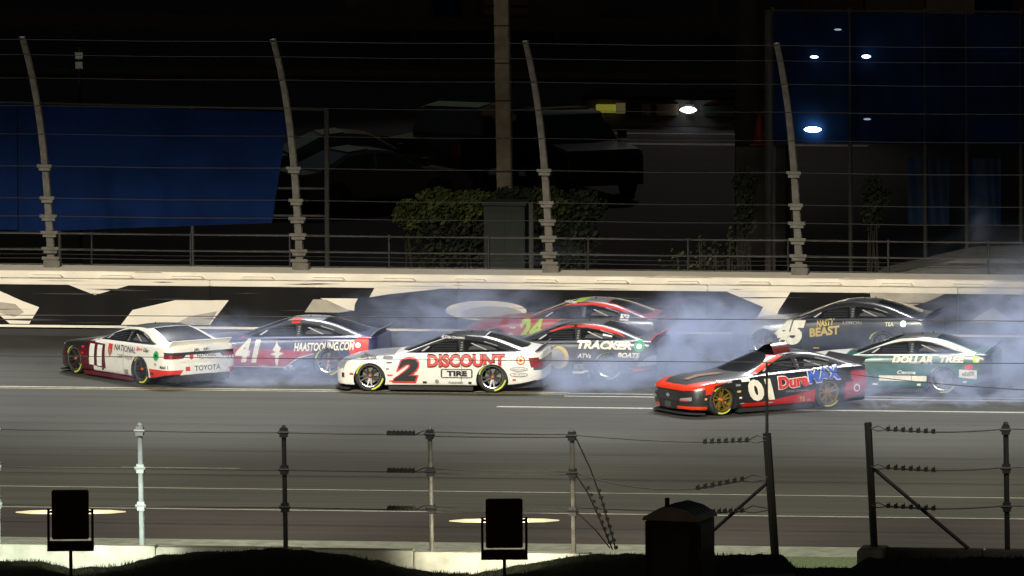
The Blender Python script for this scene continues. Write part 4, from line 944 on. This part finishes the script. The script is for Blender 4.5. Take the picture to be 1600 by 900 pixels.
jb = empty('utility_box', (5.1, -58.2, .9), R(5), 'small dark utility box at the bottom edge right of the toilet', 'utility box')
b = MB(); b.box(-.5, .5, -.3, .3, 0, .33); b.build('box_body', mat('dull grey box', (.05, .055, .06), .6), jb, bevel=.02); b = MB(); b.box(-.53, .53, -.33, .33, .335, .38); b.build('lid', M_pd, jb, bevel=.01)

# ------------------------------------------------------------------ beyond the wall
M_blue = mat('blue mesh windscreen', (.007, .026, .115), .85, noise=.25, nscale=1.2, spec=.1)
M_blue2 = mat('dark blue tarpaulin', (.003, .019, .075), .8, noise=.6, nscale=.5, spec=.12)
M_blue3 = mat('deep blue lower panel', (.002, .022, .075), .6, noise=.5, nscale=1.2, spec=.3)
M_frame = mat('galvanised frame tube', (.075, .072, .065), .8)
def windscreen(parent, s0, s1, t, zb, zt, m, name='windscreen_panel', slant=(0, 0), wave=.03, n=24, ph=0):
    b = MB(); vs = []; fs = []
    for side in (0, 1):
        for i in range(n+1):
            q = i/n
            for j in range(7):
                r_ = j/6; s = s0+(s1-s0)*q+slant[0]*(1-r_)*(1-q)+slant[1]*(1-r_)*q
                zt_ = zt(s) if callable(zt) else zt; zb_ = zb(s) if callable(zb) else zb
                vs.append((s, t+wave*math.sin(q*8+ph+r_*1.5)+wave*.6*math.sin(q*17+r_*2)+side*.012, zb_+(zt_-zb_)*r_))
    k = (n+1)*7
    for side in (0, 1):
        for i in range(n):
            for j in range(6): fs.append(tuple(side*k+q for q in (i*7+j, (i+1)*7+j, (i+1)*7+j+1, i*7+j+1)))
    b.add(vs, fs); return b.build(name, m, parent, smooth=True, angle=60)
ws = frame_empty('screened_fence', 'long blue windscreen fence beyond the catch fence at upper left', 'fence')
windscreen(ws, -26, -13.2, 9, 1.5, 4.52, M_blue, wave=.02); windscreen(ws, -13.18, -6.65, 9, lambda s: 1.45+(s+13.2)*.045, lambda s: 4.50-(s+13.2)*.02, M_blue, slant=(0, -.42), wave=.025, ph=2)
for s in (-19, -15.6, -12.2, -9.0):
    b = MB(); b.tube([(s, 9.06, 0), (s, 9.06, 4.5)], .04, 6); b.build('post', M_frame, ws)
b = MB(); b.tube([(-26, 9.05, 4.56), (-13.2, 9.05, 4.54), (-5.76, 9.05, 4.42)], .025, 6); b.build('top_rail', M_frame, ws)
b = MB(); b.tube([(-5.76, 9.05, 0), (-5.76, 9.05, 4.46)], .06, 8); b.build('end_post', M_frame, ws)
for z, s in ((2.55, -7.0), (1.9, -7.1)):
    b = MB(); b.tube([(s, 9.05, z), (-5.76, 9.05, z)], .028, 6); b.build('rail', M_frame, ws)
wr = frame_empty('screened_fence', 'tall dark blue tarpaulin covered fence with added glints at upper right', 'fence')
edges = [4.25, 6.1, 7.9, 8.9, 10.2, 13, 17]
for k in range(6): windscreen(wr, edges[k]+.02, edges[k+1]-.02, 14+(k % 2)*.05, 3.25, 6.38, M_blue2, wave=.02, ph=k)
for k, (a_, c_) in enumerate(((7.45, 8.45), (8.9, 9.7))): windscreen(wr, a_, c_, 14.3, 1.3, 2.9, M_blue3, wave=.03, ph=k, name='lower_panel')
for s in edges:
    b = MB(); b.tube([(s, 14.12, 0), (s, 14.12, 6.5)], .05, 6); b.build('post', M_frame, wr)
b = MB(); b.tube([(4.2, 14.12, 6.42), (17, 14.12, 6.45)], .03, 6); b.build('top_rail', M_frame, wr)
b = MB(); b.tube([(4.13, 14.0, 0), (4.15, 14.0, 6.45)], .09, 8); b.build('corner_post', M_frame, wr)
# reflected glints on that fence, added as small glowing shapes
M_glint = mat('bright tarp glint', (.75, .9, 1), .5, emit=3.5); M_glintdim = mat('dim tarp glint', (.6, .75, 1), .5, emit=.4)
for (s, z, w, h, m, l_) in ((5.28, 5.34, .20, .07, M_glint, 'left of the upper pair of added glints on the dark blue tarpaulin'), (6.53, 5.36, .22, .09, M_glint, 'right of the upper pair of added glints on the dark blue tarpaulin'),
        (5.85, 6.0, .18, .05, M_glintdim, 'dim topmost added glint on the dark blue tarpaulin'), (5.24, 3.60, .42, .13, mat('brightest tarp glint', (.75, 1, 1), .5, emit=14), 'brightest added glint low on the dark blue tarpaulin with glow around it'), (6.55, 3.86, .18, .05, M_glintdim, 'dim added glint low on the dark blue tarpaulin')):
    o = bpy.data.objects.new('tarp_glint', None); COL.objects.link(o); o.location = W(s, 13.82, z); o.rotation_euler = (0, 0, -YAW); tag(o, l_, 'lamp', 'added glints on the blue tarpaulin')
    b = MB(); b.box(-w*.2, w*.2, .09, .16, -h*.35, h*.35); b.build('housing', M_box, o)
    b = MB(); n_ = 9; b.tube([(w*.5*(2*i/(n_-1)-1), 0, 0) for i in range(n_)], [max(.004, h*.5*math.sqrt(max(0, 1-(2*i/(n_-1)-1)**2))) for i in range(n_)], 10); b.build('lens', m, o, smooth=True)
# lattice pole mid picture, wooden pole
po = frame_empty('utility_pole', 'thick pale square utility pole rising behind the hedge mid picture', 'pole')
b = MB(); b.prism([(-.17, -.13), (.17, -.13), (.17, .13), (-.17, .13)], 0, 13, 'z'); o_ = b.build('pole_shaft', mat('pale weathered pole', (.34, .29, .21), .8, noise=.3, nscale=3), po, bevel=.02); o_.location = (-2.06, 13, 0); o_.rotation_euler = (0, -.012, 0)
b = MB(); b.box(.175, .20, -.1, .1, 0, 13); b.build('cable_duct', M_galv, o_)
for z in (2.6, 3.4, 4.3, 5.2, 6.1): 
    b = MB(); b.box(-.18, .205, -.145, .145, z, z+.03); b.build('pole_strap', M_pdark, o_)
trk = frame_empty('tree', 'dark bare tree trunk left of the blue tarpaulin fence', 'tree')
b = MB(); b.tube([(2.86, 20, 0), (2.84, 20, 3), (2.88, 20, 6), (2.82, 20.1, 10)], [.34, .31, .29, .24], 12); b.build('trunk', mat('dark bark', (.035, .03, .022), .9, bump=.8, nscale=8), trk, smooth=True)
b = MB(); b.tube([(2.85, 20, 8.5), (3.8, 20.5, 11)], [.14, .06], 8); b.tube([(2.85, 20, 9), (1.7, 19.6, 11.4)], [.12, .05], 8); b.build('branch', MATS['dark bark'], trk)
cr = MB(); r3 = random.Random(5)
for i in range(1600):
    a = Vector((r3.gauss(0, 1), r3.gauss(0, 1), r3.gauss(0, .7)))*1.3; c = Vector((2.8, 20, 12.2))+a; n_ = Vector((r3.gauss(0, 1), r3.gauss(0, 1), r3.gauss(0, 1))).normalized(); u = n_.orthogonal().normalized()*.12; v_ = n_.cross(u)
    cr.add([c-u, c+v_, c+u, c-v_], [(0, 1, 2, 3)])
cr.build('crown', M_grass, trk)
# red marker, small signs
rc = frame_empty('traffic_cone', 'small red marker cone by the dark tree trunk', 'traffic cone')
b = MB(); b.tube([(3.22, 19.3, 2.72), (3.22, 19.3, 3.45)], [.16, .04], 12); b.box(3.02, 3.42, 19.1, 19.5, 2.68, 2.73); b.build('cone', mat('red cone plastic', (.25, .012, .01), .5), rc)
b = MB(); b.box(2.7, 3.9, 18.9, 19.9, 0, 2.67); b.build('stand_block', M_lowdark, rc)
sg = frame_empty('marker_post', 'slim post with two small white marker plates above the left blue fence', 'marker post')
b = MB(); b.tube([(-12.2, 12, 0), (-12.2, 12, 5.6)], .04, 6); b.build('post', M_box, sg)
for z in (5.40, 5.17): b = MB(); b.box(-12.29, -12.11, 11.93, 11.95, z-.08, z+.08); b.build('marker_plate', c_wht, sg)
# hedge, lamplight on its top put into yellow green leaf colour
M_leaf = mat('dark hedge leaf', (.020, .028, .010), .8, noise=.4, nscale=3); M_leaf2 = mat('yellow green leaf and lit hedge top', (.065, .082, .014), .8, noise=.4, nscale=3)
def hedge(label, blobs, n, seed, mats=(M_leaf, M_leaf2), size=.07, cat='hedge', name='hedge'):
    root = frame_empty(name, label, cat); r_ = random.Random(seed); b = MB(); st = MB()
    for i in range(n):
        c0, rr, mi = blobs[r_.randrange(len(blobs))]
        d = Vector((r_.gauss(0, 1), r_.gauss(0, 1), r_.gauss(0, 1))).normalized()*r_.uniform(.45, 1.08)
        c = Vector(c0)+Vector((d.x*rr[0], d.y*rr[1], d.z*rr[2]))
        if c.z < .05: continue
        n_ = Vector((r_.gauss(0, 1), r_.gauss(0, 1), r_.gauss(0, 1))).normalized(); u = n_.orthogonal().normalized()*size*r_.uniform(.6, 1.4); v_ = n_.cross(u)*.6
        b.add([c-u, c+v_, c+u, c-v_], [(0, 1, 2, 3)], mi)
    for c0, rr, mi in blobs:
        for k in range(3): st.tube([(c0[0]+r_.uniform(-.2, .2), c0[1], 0), (c0[0]+r_.uniform(-.3, .3)*rr[0], c0[1]+r_.uniform(-.2, .2), c0[2]+rr[2]*.5)], [.03, .012], 5)
    b.build('foliage', list(mats), root); st.build('stem', MATS['dark bark'], root); return root
hedge('dense hedge with a yellow green top coloured as lit behind the catch fence mid picture', [((-4.1, 11, 1.75), (.35, .5, .35), 1), ((-3.4, 11, 1.95), (.6, .5, .42), 1), ((-2.6, 11, 2.0), (.7, .5, .35), 1), ((-1.6, 11.2, 2.1), (.7, .5, .3), 0), ((-.9, 11.3, 2.0), (.6, .5, .42), 1), ((.0, 11.4, 1.9), (.6, .5, .42), 0),
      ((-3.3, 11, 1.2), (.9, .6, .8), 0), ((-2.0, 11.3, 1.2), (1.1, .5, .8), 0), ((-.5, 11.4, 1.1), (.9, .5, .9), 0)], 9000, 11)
hedge('straggly shrub with pale leaves in front of the dark wall at right', [((7.0, 11.8, 2.25), (.35, .3, .45), 0), ((6.9, 11.8, 1.8), (.25, .25, .4), 0)], 500, 12, cat='shrub', name='shrub')
hedge('thin dark shrub near the tree trunk behind the fence', [((3.86, 11.8, 2.5), (.3, .3, .4), 0), ((3.9, 11.8, 1.8), (.25, .25, .6), 0)], 500, 13, cat='shrub', name='shrub')
hedge('low yellowish plants behind the catch fence right of centre', [((3.2, 6, 1.25), (.6, .3, .30), 1), ((3.9, 6, 1.3), (.4, .3, .4), 0), ((4.5, 6, 1.35), (.3, .3, .45), 0), ((3.6, 6, 1.5), (.1, .1, .4), 0), ((4.3, 6, 1.6), (.1, .1, .4), 0)], 420, 14, cat='plants', name='shrub', size=.05)
cb = frame_empty('utility_cabinet', 'grey green utility cabinet beside the hedge and the third fence post', 'cabinet')
M_cab = mat('grey green cabinet', (.028, .032, .027), .8)
b = MB(); b.box(-2.1, -1.12, 9.7, 10.5, 0, 2.12); b.build('cabinet_body', M_cab, cb, bevel=.03); b = MB(); b.box(-2.14, -1.08, 9.66, 10.54, 2.125, 2.19); b.build('lid', M_cab, cb)
for s in (-2.05, -1.58): b = MB(); b.box(s, s+.44, 9.67, 9.69, .15, 2.0); b.build('door', M_cab, cb)
b = MB(); b.tube([(-.95, 9.6, 0), (-.95, 9.6, 2.2)], .06, 8); b.build('conduit_pipe', M_frame, cb)
# low fence along the back of the wall
lf = frame_empty('low_railing', 'dark low railing running behind the catch fence', 'railing')
for s in np.arange(-17.5, 18, 2.35): b = MB(); b.tube([(s, 3.4, 0), (s, 3.4, 2.05)], .03, 6); b.build('post', M_box, lf)
for z in (1.28, 1.62, 2.0): b = MB(); b.tube([(-20, 3.4, z), (20, 3.4, z)], .016, 6); b.build('rail', M_frame, lf)

# parked vehicles
M_vdark = mat('black vehicle paint', (.012, .012, .014), .25, coat=.8); M_vgrey = mat('dark silver vehicle paint', (.12, .125, .135), .35, metal=.3, coat=.8); M_vblue = mat('dark blue grey paint', (.03, .038, .05), .3, coat=.8)
def vehicle(name, label, s, t, yaw, paint, L_, Wd, lower, cab, winds, wheels, wr_=.38, cabw=.82, cat='pickup truck'):
    o = empty(name, W(s, t), R(yaw)-YAW, label, cat)
    b = MB(); b.prism(lower, -Wd/2, Wd/2); b.build('body', paint, o, bevel=.04, smooth=True)
    def cabmesh(poly, wb, wt, zb, zt):
        m_ = MB(); n = len(poly); f = lambda z: (wb+(wt-wb)*(z-zb)/(zt-zb))
        vs = [(p[0], -f(p[1]), p[1]) for p in poly]+[(p[0], f(p[1]), p[1]) for p in poly]
        m_.add(vs, [tuple(range(n)), tuple(range(2*n-1, n-1, -1))]+[(i, i+n, (i+1) % n+n, (i+1) % n) for i in range(n)]); return m_
    zb = min(p[1] for p in cab); zt = max(p[1] for p in cab)
    cabmesh(cab, Wd/2*.96, Wd/2*cabw, zb, zt).build('cab', paint, o, bevel=.03, smooth=True)
    for w_ in winds:
        f = lambda z: (Wd/2*.96+(Wd/2*cabw-Wd/2*.96)*(z-zb)/(zt-zb))
        for sy in (1, -1):
            m_ = MB(); n = len(w_); m_.add([(p[0], sy*(f(p[1])+.006), p[1]) for p in w_]+[(p[0], sy*(f(p[1])-.02), p[1]) for p in w_], [tuple(range(n)), tuple(range(2*n-1, n-1, -1))]+[(i, i+n, (i+1) % n+n, (i+1) % n) for i in range(n)]); m_.build('side_window', M_glass, o)
    # windshield and rear glass along the first and last sloping cab edges
    for (p, q) in ((cab[1], cab[2]), (cab[-2], cab[-1])) if len(cab) > 4 else ((cab[0], cab[1]), (cab[2], cab[3])):
        d = Vector((q[0]-p[0], 0, q[1]-p[1])); nn = Vector((-d.z, 0, d.x)).normalized(); 
        if nn.x*((p[0]+q[0])/2-sum(c[0] for c in cab)/len(cab)) < 0: nn = -nn
        vs = []
        for (pt_, u) in ((p, .1), (q, .9)):
            P0 = Vector((p[0], 0, p[1]))+d*u; hw = (Wd/2*.96+(Wd/2*cabw-Wd/2*.96)*(P0.z-zb)/(zt-zb))*.88
            for sy in (-1, 1): vs.append(P0+Vector((0, sy*hw, 0))+nn*.035)
        m_ = MB(); vs2 = vs+[v_-nn*.03 for v_ in vs]; m_.add(vs2, [(0, 1, 3, 2), (4, 6, 7, 5), (0, 2, 6, 4), (1, 5, 7, 3), (0, 4, 5, 1), (2, 3, 7, 6)]); m_.build('windshield', M_glass, o)
    for x in wheels:
        for sy in (1, -1):
            m_ = MB(); m_.lathe_y([(.0, .1), (wr_*.6, .1), (wr_*.62, .13), (wr_*.95, .12), (wr_, .06), (wr_, -.1), (wr_*.6, -.12)], 24); w0 = m_.build('wheel', M_tyre, o, smooth=True); w0.location = (x, sy*(Wd/2-.09), wr_); w0.rotation_euler = (0, 0, 0 if sy > 0 else math.pi)
            m_ = MB(); m_.lathe_y([(0, .125), (wr_*.5, .12), (wr_*.58, .10)], 12); m_.build('rim', M_frame, w0)
            m_ = MB(); m_.lathe_y([(wr_*1.05, -.06), (wr_*1.22, -.06), (wr_*1.22, .115), (wr_*1.05, .115)], 20, closed=True); m_.build('wheel_arch', M_blkm, w0)
    x0 = max(p[0] for p in lower); x1 = min(p[0] for p in lower); zl = max(p[1] for p in lower)-.28
    for sy in (1, -1):
        m_ = MB(); m_.box(x0-.05, x0+.02, sy*(Wd/2-.12)-.16*(1 if sy > 0 else -1)-.1, sy*(Wd/2-.12)+.02, zl-.08, zl+.08); m_.build('headlight', M_glass, o)
        m_ = MB(); m_.box(x1-.02, x1+.05, sy*(Wd/2-.1)-.07, sy*(Wd/2-.1)+.07, zl-.15, zl+.15); m_.build('taillight', c_tl, o)
        m_ = MB(); m_.box(.9, 1.05, sy*(Wd/2+.12)-.1, sy*(Wd/2+.12)+.1, zl+.30, zl+.50); m_.build('mirror', M_blkm, o)
    m_ = MB(); m_.box(x0-.02, x0+.08, -Wd/2+.05, Wd/2-.05, .35, .55); m_.build('bumper', M_blkm, o)
    return o
PL = [(-2.9, .55), (-2.9, 1.32), (-1.1, 1.32), (1.05, 1.32), (2.75, 1.22), (2.9, 1.05), (2.9, .45), (2.2, .42), (-2.4, .42)]
PC = [(1.15, 1.30), (.45, 1.92), (-.2, 1.97), (-1.25, 1.95), (-1.45, 1.30)]
PC = [(-1.45, 1.30), (-1.30, 1.93), (-.2, 1.98), (.35, 1.94), (1.15, 1.30)]
PWn = [[(.95, 1.36), (.35, 1.84), (-.28, 1.86), (-.28, 1.36)], [(-.36, 1.36), (-.36, 1.86), (-1.2, 1.85), (-1.32, 1.36)]]
vehicle('pickup_truck', 'black pickup truck facing right, parked right of the tall pale pole', -3.75, 35.0, -62, M_vdark, 5.8, 2.0, PL, PC, PWn, (1.85, -1.75), .42)
vehicle('pickup_truck', 'dark pickup truck parked left of the tall pale pole, roof edge glinting', -6.35, 36.0, 74, M_vblue, 5.8, 2.05, [(p[0], p[1]+.08) for p in PL], [(p[0], p[1]+.1) for p in PC], [[(p[0], p[1]+.1) for p in w_] for w_ in PWn], (1.85, -1.75), .44)
CL = [(-2.35, .45), (-2.38, .95), (-1.6, 1.02), (.95, .98), (2.1, .86), (2.35, .62), (2.35, .3), (-2.3, .28)]
CC = [(-1.85, 1.0), (-1.0, 1.40), (-.3, 1.47), (.25, 1.42), (1.05, .97)]
CWn = [[(.85, 1.02), (.2, 1.36), (-.22, 1.40), (-.22, 1.02)], [(-.3, 1.02), (-.3, 1.40), (-.95, 1.34), (-1.45, 1.05)]]
vehicle('parked_car', 'dim silver sedan parked in front of the left pickup truck', -8.0, 30.3, 35, M_vgrey, 4.7, 1.8, CL, CC, CWn, (1.45, -1.4), .33, .7, cat='car')
vehicle('parked_car', 'dark car parked behind the dim silver sedan near the gate frame', -8.9, 33.3, 20, M_vblue, 4.7, 1.8, [(p[0], p[1]+.1) for p in CL], [(p[0], p[1]+.12) for p in CC], [[(p[0], p[1]+.12) for p in w_] for w_ in CWn], (1.45, -1.4), .36, .75, cat='car')

# far side: access road, kerbs, low buildings
sheet('access_road', -60, 60, 55, 64, -.002, M_road); sheet('far_pavement', -60, 60, 78, 82, -.002, M_road)
for (t, w, s0, s1) in ((46.8, .5, -4.6, 2.4), (49.6, .25, -4.6, 2.2), (52.0, .3, -4.8, 1.5)): line(t, w, s0, s1, mat('faded lot marking', (.35, .34, .33), .8, noise=.4), .0)
b = MB(); b.box(-60, 60, 64.6, 64.8, 0, .15); tag(onframe(b.build('kerb', M_lowdark)), kind='structure')
gr_ = frame_empty('guard_rail', 'faint long guard rail across the far top of the picture', 'guard rail')
b = MB(); b.box(-40, 40, 76.0, 76.06, .25, .62); b.build('rail', M_frame, gr_)
for s in np.arange(-38, 40, 4.0): b = MB(); b.box(s, s+.12, 76.07, 76.2, 0, .62); b.build('post', M_frame, gr_)
sh = frame_empty('kiosk', 'low far stall with lit yellow panels behind the black pickup', 'kiosk')
for (s0, s1, m, z0, z1) in ((-5.35, -4.85, mat('lit yellow panel', (.50, .48, .06), .5, emit=.28, noise=.5, nscale=2), .36, .56), (-4.83, -4.6, mat('lit tan panel', (.45, .36, .16), .5, emit=.12), .34, .6), (-4.55, -4.2, M_box, .28, .62), (-4.15, -3.2, mat('dull tan panel', (.16, .13, .08), .6), .3, .6), (-3.9, -3.75, M_box, .3, .64), (-2.55, -1.7, mat('dull green panel', (.05, .08, .06), .6), .3, .56)):
    b = MB(); b.box(s0, s1, 51.4, 51.6, z0, z1); b.build('panel', m, sh)
b = MB(); b.box(-5.6, -.8, 51.61, 53.4, .0, .7); b.build('counter_block', M_lowdark, sh); b = MB(); b.box(-5.7, -.7, 51.3, 53.5, .72, .80); b.build('roof_slab', mat('rough tar roof', (.008, .008, .008), 1, spec=0), sh)
la = frame_empty('wall_lamp', 'bright white lamp on the far low stall right of the black pickup', 'lamp')
b = MB(); b.tube([(-3.12, 51.3, .46), (-3.05, 51.3, .46), (-2.9, 51.3, .46), (-2.75, 51.3, .46), (-2.68, 51.3, .46)], [.01, .06, .09, .06, .01], 12); b.build('lens', mat('lit white lamp', (.85, .9, 1), .5, emit=9), la, smooth=True); b = MB(); b.box(-3.0, -2.75, 51.36, 51.395, .34, .60); b.build('housing', M_box, la)
bd = frame_empty('building', 'dim far building front with a shutter and a blue door at the top edge', 'building')
b = MB(); b.box(-16.5, -9.8, 80.2, 86, 0, 5); b.build('wall', M_lowdark, bd)
b = MB(); b.box(-14.0, -13.25, 80.05, 80.15, 0.1, 2.6); b.build('door', M_blue, bd)
b = MB(); b.box(-13.15, -12.75, 79.95, 80.18, 0, 5); b.build('column', M_frame, bd)
sh_ = None
M_shut = mat('yellowish roller shutter', (.14, .12, .06), .6)
for k in range(9):
    b = MB(); b.prism([(79.98, .30+k*.28), (79.93, .32+k*.28), (79.93, .52+k*.28), (79.98, .54+k*.28)], -12.55, -11.3, 'x'); b.build('shutter_slat', M_shut, bd)
for s in (-9.0, -5.7): 
    tag(onframe(MB().box(s-.09, s+.09, 77.2, 77.4, 0, 4).build('bollard_post', M_frame)), 'dim upright post at the top edge, %s' % ('left of the pair right of the utility pole' if s < -7 else 'nearest the dark tree trunk'), 'post', 'dim posts at the far top edge')
bn = frame_empty('building', 'dim far stall with tan and blue panels above the blue tarpaulin fence', 'building')
for (s0, s1, m) in ((-3.4, -1.9, mat('dull brown panel', (.09, .07, .04), .7)), (-1.85, -.2, MATS['dull tan panel']), (-.15, 1.2, mat('pale grey panel', (.3, .3, .3), .7)), (1.25, 2.2, M_blue), (2.3, 5.5, M_lowdark)):
    b = MB(); b.box(s0, s1, 79.8, 80, 0, 3); b.build('panel', m, bn)
b = MB(); b.box(-3.6, 5.6, 80.05, 84, 0, 3.1); b.build('wall', M_lowdark, bn)
# dark low wall with openings at right behind the fence
dw = frame_empty('barrier_block', 'pale sloping concrete bank at right just behind the catch fence', 'concrete bank')
b = MB(); b.prism([(7.2, 0), (14, 0), (14, 1.55), (9.8, 1.42), (7.6, .9)], 5.2, 8.2); b.build('bank', M_lowdark, dw, bevel=.05)
